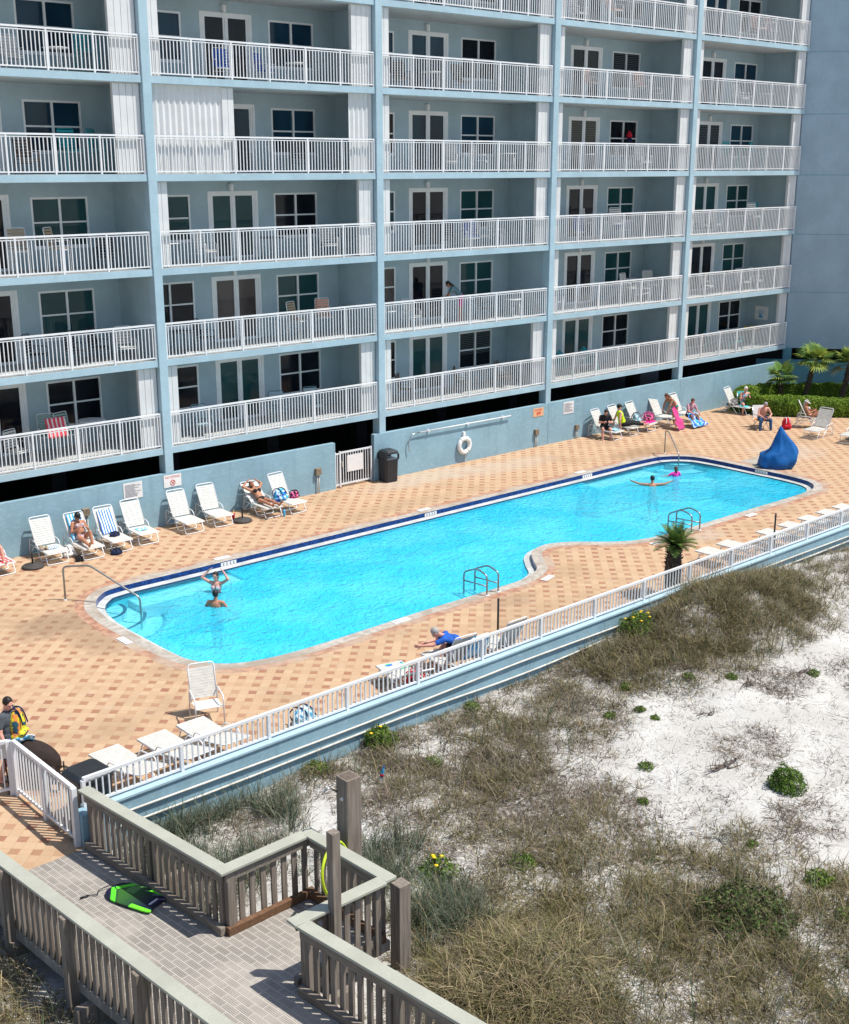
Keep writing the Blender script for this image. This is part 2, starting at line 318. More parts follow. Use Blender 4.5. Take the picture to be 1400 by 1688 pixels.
# ------------------------------------------------------------------ mesh helpers
class MB:
    def __init__(s): s.v = []; s.f = []; s.sm = []
    def add(s, verts, faces, smooth=False, T=None):
        o = len(s.v)
        s.v += [tuple(T @ Vector(q)) if T is not None else tuple(q) for q in verts]
        s.f += [tuple(i+o for i in f) for f in faces]; s.sm += [smooth]*len(faces); return s
    def box(s, x0, x1, y0, y1, z0, z1, T=None):
        return s.add([(x0,y0,z0),(x1,y0,z0),(x1,y1,z0),(x0,y1,z0),(x0,y0,z1),(x1,y0,z1),(x1,y1,z1),(x0,y1,z1)],
                     [(0,3,2,1),(4,5,6,7),(0,1,5,4),(1,2,6,5),(2,3,7,6),(3,0,4,7)], False, T)
    def cbox(s, c, d, T=None): return s.box(c[0]-d[0]/2, c[0]+d[0]/2, c[1]-d[1]/2, c[1]+d[1]/2, c[2]-d[2]/2, c[2]+d[2]/2, T)
    def beam(s, p0, p1, w, h, up=(0,0,1)):
        p0 = Vector(p0); p1 = Vector(p1); d = (p1-p0).normalized(); a = d.cross(Vector(up)).normalized(); b = a.cross(d)
        vs = [p + a*i*w/2 + b*j*h/2 for p in (p0, p1) for i, j in ((-1,-1),(1,-1),(1,1),(-1,1))]
        return s.add(vs, [(0,1,2,3),(7,6,5,4),(0,4,5,1),(1,5,6,2),(2,6,7,3),(3,7,4,0)])
    def tube(s, pts, r, n=8, closed=False, cap=True):
        pts = [Vector(p) for p in pts]; N = len(pts); rr = r if hasattr(r, '__len__') else [r]*N
        fr = None; vs = []
        for i, p in enumerate(pts):
            a = pts[(i-1) % N] if (closed or i > 0) else p; b = pts[(i+1) % N] if (closed or i < N-1) else p
            d = (b-a).normalized()
            if fr is None:
                fr = d.orthogonal().normalized()
            else:
                fr = (fr - d*fr.dot(d)); fr = fr.normalized() if fr.length > 1e-6 else d.orthogonal().normalized()
            bi = d.cross(fr)
            vs += [p + (fr*math.cos(2*PI*k/n) + bi*math.sin(2*PI*k/n))*rr[i] for k in range(n)]
        fs = []
        for i in range(N if closed else N-1):
            j = (i+1) % N
            fs += [(i*n+k, i*n+(k+1) % n, j*n+(k+1) % n, j*n+k) for k in range(n)]
        if cap and not closed: fs += [tuple(range(n-1, -1, -1)), tuple((N-1)*n+k for k in range(n))]
        return s.add(vs, fs, True)
    def lathe(s, prof, n=16, c=(0,0,0), T=None):
        vs = [(c[0]+r*math.cos(2*PI*k/n), c[1]+r*math.sin(2*PI*k/n), c[2]+z) for r, z in prof for k in range(n)]
        fs = [(i*n+k, i*n+(k+1) % n, (i+1)*n+(k+1) % n, (i+1)*n+k) for i in range(len(prof)-1) for k in range(n)]
        fs += [tuple(range(n-1, -1, -1)), tuple((len(prof)-1)*n+k for k in range(n))]
        return s.add(vs, fs, True, T)
    def ell(s, c, ax, n=14, m=9):
        """ellipsoid; ax = three axis vectors with length"""
        c = Vector(c); ax = [Vector(a) for a in ax]
        vs = [c + ax[2]]; 
        for i in range(1, m):
            t = PI*i/m
            vs += [c + ax[0]*(math.sin(t)*math.cos(2*PI*k/n)) + ax[1]*(math.sin(t)*math.sin(2*PI*k/n)) + ax[2]*math.cos(t) for k in range(n)]
        vs.append(c - ax[2]); L = len(vs)-1
        fs = [(0, 1+k, 1+(k+1) % n) for k in range(n)] + [(L, L-n+(k+1) % n, L-n+k) for k in range(n)]
        fs += [(1+i*n+k, 1+(i+1)*n+k, 1+(i+1)*n+(k+1) % n, 1+i*n+(k+1) % n) for i in range(m-2) for k in range(n)]
        return s.add(vs, fs, True)
    def sph(s, c, r, n=12, m=8): return s.ell(c, ((r,0,0),(0,r,0),(0,0,r)), n, m)
    def cap(s, p0, r0, p1, r1, n=10):
        p0 = Vector(p0); p1 = Vector(p1); d = p1-p0
        if d.length < 1e-5: return s.sph(p0, max(r0, r1))
        d.normalize(); a = d.orthogonal().normalized(); b = d.cross(a); rings = []
        for k in range(1, 4): t = -PI/2 + PI/2*k/3; rings.append((p0 + d*math.sin(t)*r0, r0*math.cos(t)))
        for k in range(0, 3): t = PI/2*k/3; rings.append((p1 + d*math.sin(t)*r1, r1*math.cos(t)))
        vs = [p0-d*r0] + [c + (a*math.cos(2*PI*k/n)+b*math.sin(2*PI*k/n))*r for c, r in rings for k in range(n)] + [p1+d*r1]
        L = len(vs)-1; R = len(rings)
        fs = [(0, 1+(k+1) % n, 1+k) for k in range(n)] + [(L, L-n+k, L-n+(k+1) % n) for k in range(n)]
        fs += [(1+i*n+k, 1+i*n+(k+1) % n, 1+(i+1)*n+(k+1) % n, 1+(i+1)*n+k) for i in range(R-1) for k in range(n)]
        return s.add(vs, fs, True)
    def prism(s, poly, z0, z1, T=None):
        n = len(poly); vs = [(x, y, z0) for x, y in poly] + [(x, y, z1) for x, y in poly]
        return s.add(vs, [tuple(range(n-1, -1, -1)), tuple(range(n, 2*n))] + [(i, (i+1) % n, n+(i+1) % n, n+i) for i in range(n)], False, T)
    def mesh(s, name, mat, bevel=0):
        me = bpy.data.meshes.new(name); me.from_pydata(s.v, [], s.f)
        me.polygons.foreach_set('use_smooth', s.sm)
        if mat is not None:
            for m in (mat if isinstance(mat, (list, tuple)) else [mat]): me.materials.append(m)
        if bevel:
            b = bmesh.new(); b.from_mesh(me)
            bmesh.ops.bevel(b, geom=[e for e in b.edges if len(e.link_faces) == 2 and e.calc_face_angle(0) > .6], offset=bevel, segments=2, affect='EDGES', profile=.5)
            b.to_mesh(me); b.free()
        return me
    def build(s, name, mat, parent=None, loc=None, rot=0, bevel=0):
        return link(name, s.mesh(name, mat, bevel), parent, loc, rot)
def link(name, me, parent=None, loc=None, rot=0):
    o = bpy.data.objects.new(name, me); COL.objects.link(o)
    if parent is not None: o.parent = parent
    if loc is not None: o.location = loc
    if rot: o.rotation_euler = rot if hasattr(rot, '__len__') else (0, 0, rot)
    return o
def tag(o, label, cat, group=None):
    o['label'] = label; o['category'] = cat
    if group: o['group'] = group
    return o
def thing(name, label, cat, loc=(0,0,0), rot=0, group=None):
    return tag(link(name, None, None, loc, rot), label, cat, group)
def struct(o): o['kind'] = 'structure'; return o
def kids(o): return [c for c in bpy.data.objects if c.parent == o]
CHILD = {}
def copy_tree(o, loc=None, rot=None, label=None, group=None):
    def rec(a, par):
        c = a.copy(); COL.objects.link(c)
        if par is not None: c.parent = par
        for ch in list(a.children): rec(ch, c)
        return c
    r = rec(o, None)
    if loc is not None: r.location = loc
    if rot is not None: r.rotation_euler = rot if hasattr(rot, '__len__') else (0, 0, rot)
    if label: r['label'] = label
    if group: r['group'] = group
    return r
def arc(c, r, a0, a1, n, z=None):
    return [(c[0]+r*math.cos(a0+(a1-a0)*i/n), c[1]+r*math.sin(a0+(a1-a0)*i/n)) + (() if z is None else (z,)) for i in range(n+1)]
def bend(pts, r, n=4):
    """round the corners of a polyline"""
    pts = [Vector(p) for p in pts]; out = [pts[0]]
    for i in range(1, len(pts)-1):
        a, b, c = pts[i-1], pts[i], pts[i+1]; rr = min(r, (a-b).length*.49, (c-b).length*.49)
        p, q = b+(a-b).normalized()*rr, b+(c-b).normalized()*rr
        for k in range(n+1):
            t = k/n; out.append(p*(1-t)**2 + b*2*t*(1-t) + q*t*t)
    out.append(pts[-1]); return out
def spline(pts, n=8, closed=True):
    P = [Vector((*p, 0)[:3]) if len(p) == 2 else Vector(p) for p in pts]; N = len(P); out = []
    for i in range(N if closed else N-1):
        g = lambda k: P[k % N] if closed else P[max(0, min(N-1, k))]
        a, b, c, d = g(i-1), g(i), g(i+1), g(i+2)
        for k in range(n):
            t = k/n; out.append(.5*((2*b)+(c-a)*t+(2*a-5*b+4*c-d)*t*t+(-a+3*b-3*c+d)*t**3))
    if not closed: out.append(P[-1])
    return out

# ------------------------------------------------------------------ pool deck, pool, water
FY = lambda x: -15.70 + (x+10.75)*.0168           # line of the low dune wall under the fence
CO = [(-4.3,-4.15),(-2,-4.15),(3,-4.15),(9,-4.15),(15,-4.15),(18.3,-4.15),(19.4,-4.4),(20.15,-5.1),(20.4,-6.1),(20.42,-7.8),(20.4,-9.6),(20.15,-10.7),(19.4,-11.35),(18.2,-11.55),(15,-11.52),(11.4,-11.5),
      (10.2,-11.38),(9.3,-11.12),(8.5,-10.55),(7.85,-9.98),(7.2,-9.72),(6.6,-9.92),(6.1,-10.45),(5.55,-11.1),(4.6,-11.48),(3.3,-11.55),(.6,-11.55),(-1,-11.6),(-3,-11.62),(-4.2,-11.48),(-5.0,-11.15),(-5.55,-10.5),(-5.8,-9.6),(-5.87,-8),(-5.87,-6.5),(-5.65,-5.3),(-5.1,-4.5)]
LO = [Vector((p.x, p.y)) for p in spline(CO, 6)]
def offset(loop, d):
    n = len(loop); out = []
    for i in range(n):
        t = (loop[(i+1) % n]-loop[i-1]).normalized(); out.append(loop[i] + Vector((t.y, -t.x))*d)   # loop runs clockwise: this is inward
    return out
def ring(a, za, b, zb, name, mat, parent=None):
    n = len(a); mb = MB(); mb.add([(p.x, p.y, za) for p in a]+[(p.x, p.y, zb) for p in b], [(i, (i+1) % n, n+(i+1) % n, n+i) for i in range(n)])
    return mb.build(name, mat, parent)
def fill(loops, z, name, mat, parent=None):
    b = bmesh.new(); ed = []
    for lp in loops:
        vs = [b.verts.new((p[0], p[1], z)) for p in lp]; ed += [b.edges.new((vs[i], vs[(i+1) % len(vs)])) for i in range(len(vs))]
    bmesh.ops.triangle_fill(b, edges=ed, use_beauty=True); bmesh.ops.recalc_face_normals(b, faces=b.faces)
    if b.faces[:] and sum(f.normal.z for f in b.faces) < 0: bmesh.ops.reverse_faces(b, faces=b.faces)
    me = bpy.data.meshes.new(name); b.to_mesh(me); b.free(); me.materials.append(mat); return link(name, me, parent)
B1 = offset(LO, -.24); I1 = offset(LO, .30); I2 = offset(LO, .32); I3 = offset(LO, .53); I4 = offset(LO, .57)
deck = [(-30,-13.2),(-30,.4),(38,.4),(47,-9),(47,FY(47)+.1),(-10.72,FY(-10.72)+.1),(-10.72,-15.98),(-13.6,-16.12),(-13.6,-13.2)]
struct(fill([deck, [(p.x, p.y) for p in B1]], 0, 'pool_deck', M['paver']))
pool = thing('swimming_pool', 'long turquoise swimming pool with a peninsula notch and grey coping set in the paver deck', 'pool', (0,0,0))
ring(B1, .001, LO, .004, 'brick_border', M['border'], pool)
ring(LO, .006, I1, .010, 'coping', M['coping'], pool)
ring(I1, .010, I2, -.125, 'waterline_tile', M['tile'], pool)
ring(I2, -.125, I3, -.14, 'gutter_ledge', M['gutter'], pool)
ring(I3, -.14, I4, -.26, 'gutter_lip', M['stepedge'], pool)
n = len(I4); mb = MB()
mb.add([(p.x, p.y, -.26) for p in I4]+[(p.x, p.y, -1.35) for p in I4], [(i, (i+1) % n, n+(i+1) % n, n+i) for i in range(n)]); 
basin = mb.build('basin_wall', M['plaster'], pool)
fill([[(p.x, p.y) for p in I4]], -1.35, 'basin_floor', M['plaster'], pool)
struct(fill([[(p.x, p.y) for p in offset(LO, .55)]], -.18, 'pool_water', M['water']))
# entry steps and benches, left and right ends
def fan(c, a0, a1, radii, tops):
    for r, zt in zip(radii, tops):
        poly = [c]+arc(c, r, a0, a1, 14); m_ = MB().prism(poly, -1.3, zt); st = m_.build('entry_step', M['stepwhite'], pool)
        mm = MB(); a, b = arc(c, r+.004, a0, a1, 14), arc(c, r-.09, a0, a1, 14)
        mm.add([(*q, zt+.006) for q in a]+[(*q, zt+.006) for q in b], [(i, i+1, 15+i+1, 15+i) for i in range(14)]); mm.build('step_edge', M['stepedge'], st)
fan((-5.25,-5.2), -1.75, .18, (1.75, 1.25, .75), (-.62, -.42, -.23))
fan((19.75,-4.8), PI-.25, PI*1.5+.3, (1.9, 1.35, .8), (-.62, -.42, -.23))
for x0, x1, y0, y1 in ((-4.2,-1.0,-5.6,-4.85), (14.2,17.6,-5.55,-4.85)):
    b_ = MB().box(x0, x1, y0, y1, -1.3, -.24).build('bench', M['stepwhite'], pool, bevel=.02)
# depth-marker tiles on the coping and in the waterline
mk = [(-5.97,-8.06,PI/2),(-.13,-11.42,0),(5.03,-11.60,.25),(9.9,-11.56,-.2),(14.63,-11.66,0),(-.75,-4.12,0),(7.05,-4.12,0),(14.79,-4.12,0),(20.55,-8.4,PI/2)]
for i, (x, y, r) in enumerate(mk):
    t_ = MB().cbox((0,0,.012), (.50,.19,.012)).build('depth_marker', M['signwhite'], pool, (x, y, .004), r)
    d_ = MB()
    for k, (a, wd, hh) in enumerate(((-.17,.06,.12),(-.08,.05,.12),(.03,.03,.12),(.10,.05,.10),(.18,.03,.12))):
        d_.cbox((a, 0, .019), (wd*.45, hh, .002)); d_.cbox((a+wd*.3, hh*.3, .0195), (wd*.6, .022, .002))
    d_.build('marker_print', M['signink'], t_)
for x in (-.75, 7.05, 14.79):
    t_ = MB().box(-.26, .26, -.010, 0, -.115, -.012).build('depth_marker', M['signwhite'], pool, (x, -4.462, 0))
    d_ = MB()
    for a in (-.17, -.06, .06, .17): d_.box(a-.02, a+.02, -.013, -.0102, -.10, -.028)
    d_.build('marker_print', M['signink'], t_)
t_ = MB().box(-.010, 0, -.26, .26, -.115, -.012).build('depth_marker', M['signwhite'], pool, (20.09, -8.4, 0))
d_ = MB()
for a in (-.17, -.06, .06, .17): d_.box(-.013, -.0102, a-.02, a+.02, -.10, -.028)
d_.build('marker_print', M['signink'], t_)

# ------------------------------------------------------------------ dune terrain, one sheet to the horizon
def hash_noise(x, y, s, seed):
    """smooth value noise on numpy arrays"""
    rs = np.random.default_rng(seed); G = rs.random((97, 97)); u, v = x/s, y/s
    iu, iv = np.floor(u).astype(int), np.floor(v).astype(int); fu, fv = u-iu, v-iv
    fu = fu*fu*(3-2*fu); fv = fv*fv*(3-2*fv); g_ = lambda a, b: G[a % 97, b % 97]
    return (g_(iu, iv)*(1-fu)+g_(iu+1, iv)*fu)*(1-fv)+(g_(iu, iv+1)*(1-fu)+g_(iu+1, iv+1)*fu)*fv
def ground(x, y):
    x = np.asarray(x, float); y = np.asarray(y, float)
    z = -.22 + (hash_noise(x, y, 3.1, 1)-.5)*.30 + (hash_noise(x, y, .9, 2)-.5)*.13 + (hash_noise(x, y, .28, 3)-.5)*.04
    z = z + .85*np.exp(-(((x-6.2)/3.0)**2+((y+16.4)/1.5)**2)) + .35*np.exp(-(((x-13)/4)**2+((y+17)/1.6)**2))
    z = z + .45*np.exp(-(((x+8.0)/1.3)**2+((y+23.2)/1.1)**2))
    z = z - .35*np.exp(-(((x+11.6)/1.6)**2)) * (y < -15.9)
    z = np.where(y > FY(x)-.05, -3.2, z)
    return z
def axis(a, b, st, far):
    m_ = np.arange(a, b+st/2, st); g1 = b + np.cumsum(st*1.35**np.arange(1, 40)); g0 = a - np.cumsum(st*1.35**np.arange(1, 40))
    return np.concatenate([g0[g0 > -far][::-1], m_, g1[g1 < far]])
xs, ys = axis(-17, 24, .14, 1500), axis(-31, -14.6, .14, 1500)
XX, YY = np.meshgrid(xs, ys, indexing='ij'); ZZ = ground(XX, YY)
vs = np.stack([XX, YY, ZZ], -1).reshape(-1, 3); nx, ny = len(xs), len(ys)
ii = (np.arange(nx-1)[:, None]*ny + np.arange(ny-1)[None]).ravel()
fs = np.stack([ii, ii+ny, ii+ny+1, ii+1], -1)
def npmesh(name, v, f, mat, smooth=False, cols=None):
    me = bpy.data.meshes.new(name); k = f.shape[1]
    me.vertices.add(len(v)); me.vertices.foreach_set('co', np.ascontiguousarray(v, np.float32).ravel())
    me.loops.add(f.size); me.loops.foreach_set('vertex_index', np.ascontiguousarray(f, np.int32).ravel())
    me.polygons.add(len(f)); me.polygons.foreach_set('loop_start', np.arange(0, f.size, k, dtype=np.int32)); me.polygons.foreach_set('loop_total', np.full(len(f), k, np.int32))
    me.polygons.foreach_set('use_smooth', np.full(len(f), smooth))
    if cols is not None:
        a = me.color_attributes.new('col', 'FLOAT_COLOR', 'POINT'); a.data.foreach_set('color', np.concatenate([cols, np.ones((len(cols), 1))], 1).astype(np.float32).ravel())
    me.update(calc_edges=True); me.validate(); me.materials.append(mat); return me
struct(link('dune_sand', npmesh('dune_sand', vs, fs, M['sand'], True)))

# ------------------------------------------------------------------ the apartment building
BW, H, Z0, ST = 8.67, 2.75, 2.27, .20      # bay width, storey height, underside of first slab, slab thickness
XE = 34.40                                  # right-hand end of the facade
bld = thing('apartment_building', 'pale blue concrete apartment block with white balcony railings above the pool', 'building')
NS = 7
DEP = 2.28
cols_x = [-8.67, 0, 8.67, 17.34, 26.01]
for x in cols_x:
    MB().box(x-.145, x+.145, -.042, .34, 0, Z0+NS*H+ST+1.2).build('column', M['facade'], bld, bevel=.012)
for k in range(NS+1):
    z = Z0+k*H
    m_ = MB()
    for a, b in list(zip(cols_x[:-1], cols_x[1:]))+[(26.01, XE+.145)]: m_.box(a+.145, b-.145, 0, .30, z, z+ST)
    m_.box(-8.67, XE, .30, 14, z+.003, z+ST-.003)
    m_.build('floor_slab', M['facade'], bld)
    MB().box(-8.5, XE-.02, .12, 2.26, z-.012, z+.002).build('balcony_ceiling', M['soffit'], bld) if k else None
    MB().box(-8.5, XE-.02, .02, 2.26, z+ST-.002, z+ST+.006).build('balcony_floor', M['balcony_floor'], bld) if k < NS else None
for x in cols_x[1:]:
    for k in range(NS): MB().box(x-.10, x+.10, .34, DEP, Z0+k*H+ST, Z0+(k+1)*H).build('party_wall', M['inner'], bld)
MB().box(XE-.22, XE, .30, DEP, Z0+ST, Z0+NS*H).build('end_wall', M['inner'], bld)
OPEN = [(.78, 2.60, .62, 2.09), (3.35, 5.13, .02, 2.09), (5.88, 7.70, .62, 2.09)]
def bayx(b): return (b-1)*BW
def open_for(b, s): return OPEN
for s in range(NS):
    zf = Z0+s*H+ST; m_ = MB()
    for b in range(5):
        x0 = bayx(b)+.1; x1 = bayx(b+1)-.1 if b < 4 else XE-.2; px = x0
        for a, c, zl, zh in OPEN:
            a += bayx(b); c += bayx(b)
            m_.box(px, a, DEP, DEP+.16, zf, zf+H-ST); m_.box(a, c, DEP, DEP+.16, zf+zh, zf+H-ST); m_.box(a, c, DEP, DEP+.16, zf, zf+zl); px = c
        m_.box(px, x1, DEP, DEP+.16, zf, zf+H-ST)
    m_.build('back_wall', M['inner'], bld)
def frame_mesh(w, h, kind):
    m_ = MB(); t = .06
    for a, b in ((0, t), (w-t, w), (w/2-.035, w/2+.035)): m_.box(a, b, -.03, .07, 0, h)
    for a, b in ((0, t), (h-t, h)): m_.box(t, w-t, -.028, .068, a, b)
    if kind == 'w': m_.box(t, w-t, -.022, .06, h*.5-.025, h*.5+.025)
    else:
        for a in (t, w/2+.035): m_.box(a, a+.06, -.015, .05, t, h-t); m_.box(a+w/2-.035-.06-t-.0, a+w/2-.035-t, -.015, .05, t, h-t)
        m_.box(-.06, w+.06, -.10, .0, -.02, .03); m_.box(-.09, 0, -.045, .03, 0, h+.09); m_.box(w, w+.09, -.045, .03, 0, h+.09); m_.box(0, w, -.045, .03, h, h+.09)
    if kind == 'w': m_.box(-.03, w+.03, -.05, .02, -.04, 0)
    return m_.mesh('frame', M['frame'])
def pane_mesh(w, h, mat):
    m_ = MB(); m_.box(.05, w/2-.02, .025, .032, .05, h-.05); m_.box(w/2+.02, w-.05, .012, .019, .05, h-.05)
    return m_.mesh('pane', mat)
WF = frame_mesh(1.82, 1.47, 'w'); DF = frame_mesh(1.78, 2.07, 'd')
PW = {k: pane_mesh(1.82, 1.47, M['glass_'+k]) for k in ('blue', 'teal', 'dark', 'warm', 'blind')}
PD = {k: pane_mesh(1.78, 2.07, M['glass_'+k]) for k in ('blue', 'teal', 'dark', 'warm', 'blind')}
tint = {0: ('dark','teal','dark'), 1: ('warm','dark','teal'), 2: ('teal','dark','teal'), 3: ('dark','blue','blue'), 4: ('blue','dark','blue'), 5: ('blue','blue','dark'), 6: ('dark','blue','dark')}
LAMP = MB().box(-.07, .07, -.13, 0, -.10, .10).lathe([(.02,-.14),(.055,-.12),(.06,.08),(.03,.12)], 10, (0,-.11,0)).mesh('wall_lamp', M['frame'])
def rail_mesh(L):
    m_ = MB(); n_ = int(L/.118)
    m_.box(0, L, -.03, .03, 1.06, 1.11); m_.box(0, L, -.02, .02, .06, .095); m_.box(0, L, -.018, .018, 1.00, 1.025)
    for i in range(1, n_): x = L*i/n_; m_.box(x-.0125, x+.0125, -.0125, .0125, .095, 1.0)
    return m_.mesh('balcony_railing', M['white'])
RL = {BW-.31: rail_mesh(BW-.31), round(XE-26.01-.16, 3): rail_mesh(XE-26.01-.16)}
POST = MB().box(-.025, .025, -.028, .028, 0, 1.06).mesh('post', M['white'])
def shutter_mesh(w, h, pitch=.19, amp=.024):
    n_ = max(2, int(w/pitch)*2); m_ = MB(); p_ = [(w*i/n_, (amp if i % 2 else -amp)) for i in range(n_+1)]
    vs_ = [(x, y, z) for z in (0, h) for x, y in p_]; vs_ += [(x, y+.012, z) for z in (0, h) for x, y in p_]; q = n_+1
    m_.add(vs_, [(i, i+1, q+i+1, q+i) for i in range(n_)]+[(2*q+i+1, 2*q+i, 3*q+i, 3*q+i+1) for i in range(n_)])
    m_.box(0, w, -amp-.01, amp+.02, h, h+.05); m_.box(0, w, -amp-.01, amp+.02, -.02, 0)
    return m_.mesh('storm_shutter', M['shutter'])
def stack_mesh(w, h):
    """folded accordion shutter: a flat-fronted bundle with narrow slits and a latch line"""
    m_ = MB(); n_ = max(2, round(w/.22))
    for i in range(n_): m_.box(w*i/n_, w*(i+1)/n_-.012, -.05, .08, 0, h)
    m_.box(0, w, -.02, .07, h, h+.04); m_.box(0, w, -.056, -.05, .98, 1.0)
    return m_.mesh('storm_shutter', M['shutter'])
HS = H-ST-.06
SM = {w_: stack_mesh(w_, HS) for w_ in (.42, .62, .85)}; ZW = {2.45: shutter_mesh(2.45, HS), .98: shutter_mesh(.98, HS)}
LEFT = {(1,0),(2,0),(3,0),(4,0),(3,1),(1,2),(3,2),(2,3),(3,3),(4,3),(1,4),(2,4),(3,4),(4,4),(2,5),(3,5),(4,5),(3,6),(4,6),(4,1),(4,2),(2,2)}
RIGHT = {(0,0),(1,0),(2,0),(3,0),(4,0),(3,1),(4,1),(1,2),(2,2),(3,2),(4,2),(0,3),(2,3),(3,3),(4,3),(0,4),(1,4),(2,4),(3,4),(4,4),(2,5),(3,5),(4,5),(3,6),(4,6)}
rr = random.Random(3)
for b in range(5):
    for s in range(NS):
        zf = Z0+s*H+ST; bx = bayx(b); Lb = BW-.31 if b < 4 else round(XE-26.01-.16, 3)
        tn = list(tint[s]); 
        if rr.random() < .35: rr.shuffle(tn)
        if rr.random() < .3: tn[rr.randrange(3)] = 'blind'
        for i, (a, c, zl, zh) in enumerate(OPEN):
            dr = i == 1
            o_ = link('sliding_door' if dr else 'window', DF if dr else WF, bld, (bx+a, DEP+.03, zf+zl)); o_.location.x += 0
            link('pane', (PD if dr else PW)[tn[i]], o_)
        link('wall_lamp', LAMP, bld, (bx+4.13, DEP, zf+2.31))
        rl = link('balcony_railing', RL[Lb], bld, (bx+.155, .05, zf))
        np_ = 6
        for i in range(np_+1): link('post', POST, rl, (.03+(Lb-.06)*i/np_, 0, 0))
        xr = bx+.155+Lb
        if (b, s) in LEFT: link('storm_shutter', SM[.42], bld, (bx+.16, .19, zf+.02))
        if (b, s) in RIGHT: w_ = .85 if (b in (0, 1) and s >= 3) else .62; link('storm_shutter', SM[w_], bld, (xr-w_-.01, .19, zf+.02))
link('storm_shutter', ZW[2.45], bld, (.17, .19, Z0+3*H+ST+.03)); link('storm_shutter', SM[.42], bld, (2.62, .19, Z0+3*H+ST+.02))
link('storm_shutter', ZW[.98], bld, (BW-1.16, .19, Z0+3*H+ST+.03))
# roof and the parking level under the first slab
MB().box(-8.67, XE, .2, 14, Z0+NS*H+ST+.003, Z0+NS*H+ST+1.0).build('roof', M['facade'], bld)
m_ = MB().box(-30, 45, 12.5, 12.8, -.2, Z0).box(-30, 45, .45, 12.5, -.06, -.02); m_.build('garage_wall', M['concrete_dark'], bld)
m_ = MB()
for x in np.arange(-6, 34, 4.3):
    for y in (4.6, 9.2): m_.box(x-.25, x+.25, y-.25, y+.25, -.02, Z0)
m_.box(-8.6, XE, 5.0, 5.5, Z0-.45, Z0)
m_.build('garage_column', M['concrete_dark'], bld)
MB().box(-13, -8.66, .25, 14, 0, 24).build('end_block', M['facade'], bld)
# drain pipe stub with a teal paint mark beside the second column
# ------------------------------------------------------------------ angled wing at the right
aw = math.radians(52); wd = Vector((math.cos(aw), -math.sin(aw), 0)); wn_ = Vector((math.sin(aw), math.cos(aw), 0))
wing = thing('building_wing', 'blank slate blue end wall of the angled wing standing in shade behind the palms', 'building', (XE+.12, .16, 0), -aw)
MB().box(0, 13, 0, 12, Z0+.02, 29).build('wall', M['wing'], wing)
m_ = MB()
for k in range(1, 9): m_.box(.0, 13, -.004, .01, Z0+k*H-.012, Z0+k*H+.012)
m_.build('wall_joint', M['wingbase'], wing)
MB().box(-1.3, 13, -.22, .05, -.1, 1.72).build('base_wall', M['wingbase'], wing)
MB().box(-6, -.03, 1.2, 1.4, -.1, Z0+.02).build('dark_gap_block', M['concrete_dark'], wing); MB().box(-.02, .38, -.02, .5, 1.72, Z0+.02).build('pier', M['wingbase'], wing)  # first box: dark block added to close the bright gap beside the wing
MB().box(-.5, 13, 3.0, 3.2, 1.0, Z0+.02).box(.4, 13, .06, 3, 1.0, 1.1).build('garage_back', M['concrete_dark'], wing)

# ------------------------------------------------------------------ pool wall, gate and what hangs on the wall
def pool_wall(x0, x1, zt, label, joints, endr):
    t_ = thing('pool_wall', label, 'wall', (x0, -.065, 0)); L = x1-x0
    ms = [0]+[j-x0 for j in joints]+[L]; m_ = MB()
    for a, b in zip(ms[:-1], ms[1:]): m_.box(a+(.008 if a else 0), b-(.008 if b < L else 0), 0, .17, -.3, zt)
    m_.build('wall_panel', M['stucco'], t_)
    if joints: MB().box(.02, L-.02, .02, .15, -.28, zt-.02).build('joint_filler', M['facade'], t_)
    return t_
pool_wall(-24, 6.50, 1.66, 'blue stucco garden wall left of the white gate behind the loungers', [-8.67, 0.02], True)
pool_wall(8.25, 33.7, 1.70, 'long blue stucco garden wall right of the gate with the life ring', [17.34, 26.01], False)
gt = thing('pool_gate', 'white metal picket gate with a blank notice panel in the wall opening', 'gate', (6.52, .03, 0))
m_ = MB(); 
for a in (0.0, .22, 1.62): m_.box(a, a+.06, -.03, .03, .02, 1.30)
m_.build('post', M['white'], gt)
m_ = MB().box(.28, 1.62, -.02, .02, 1.22, 1.28).box(.28, 1.62, -.02, .02, .08, .14).box(.06, .22, -.02, .02, 1.2, 1.25).box(.06, .22, -.02, .02, .08, .13)
for i in range(1, 12): x = .28+1.34*i/12; m_.box(x-.013, x+.013, -.012, .012, .14, 1.22)
m_.box(.12, .15, -.012, .012, .13, 1.2); m_.build('gate_leaf', M['white'], gt)
MB().box(.55, 1.28, -.035, -.022, .52, 1.12).build('notice_panel', M['signwhite'], gt)
MB().box(.30, .34, -.06, -.02, .75, .95).build('latch', M['steel'], gt)
can = thing('trash_can', 'black square domed trash can beside the white gate', 'trash can', (8.64, -.38, 0), -.10)
m_ = MB(); 
def frustum(m_, w0, w1, z0, z1, d0=None, d1=None):
    d0 = d0 or w0; d1 = d1 or w1; c = .12
    def oc(w, d, z): 
        a, b = w/2, d/2; k = min(a, b)*c*2
        return [(-a+k,-b,z),(a-k,-b,z),(a,-b+k,z),(a,b-k,z),(a-k,b,z),(-a+k,b,z),(-a,b-k,z),(-a,-b+k,z)]
    m_.add(oc(w0, d0, z0)+oc(w1, d1, z1), [tuple(range(7,-1,-1)), tuple(range(8,16))]+[(i, (i+1) % 8, 8+(i+1) % 8, 8+i) for i in range(8)])
frustum(m_, .52, .56, .03, .78); frustum(m_, .50, .50, 0, .03); m_.build('body', M['black'], can, bevel=.01)
m_ = MB(); frustum(m_, .59, .59, .78, .84); 
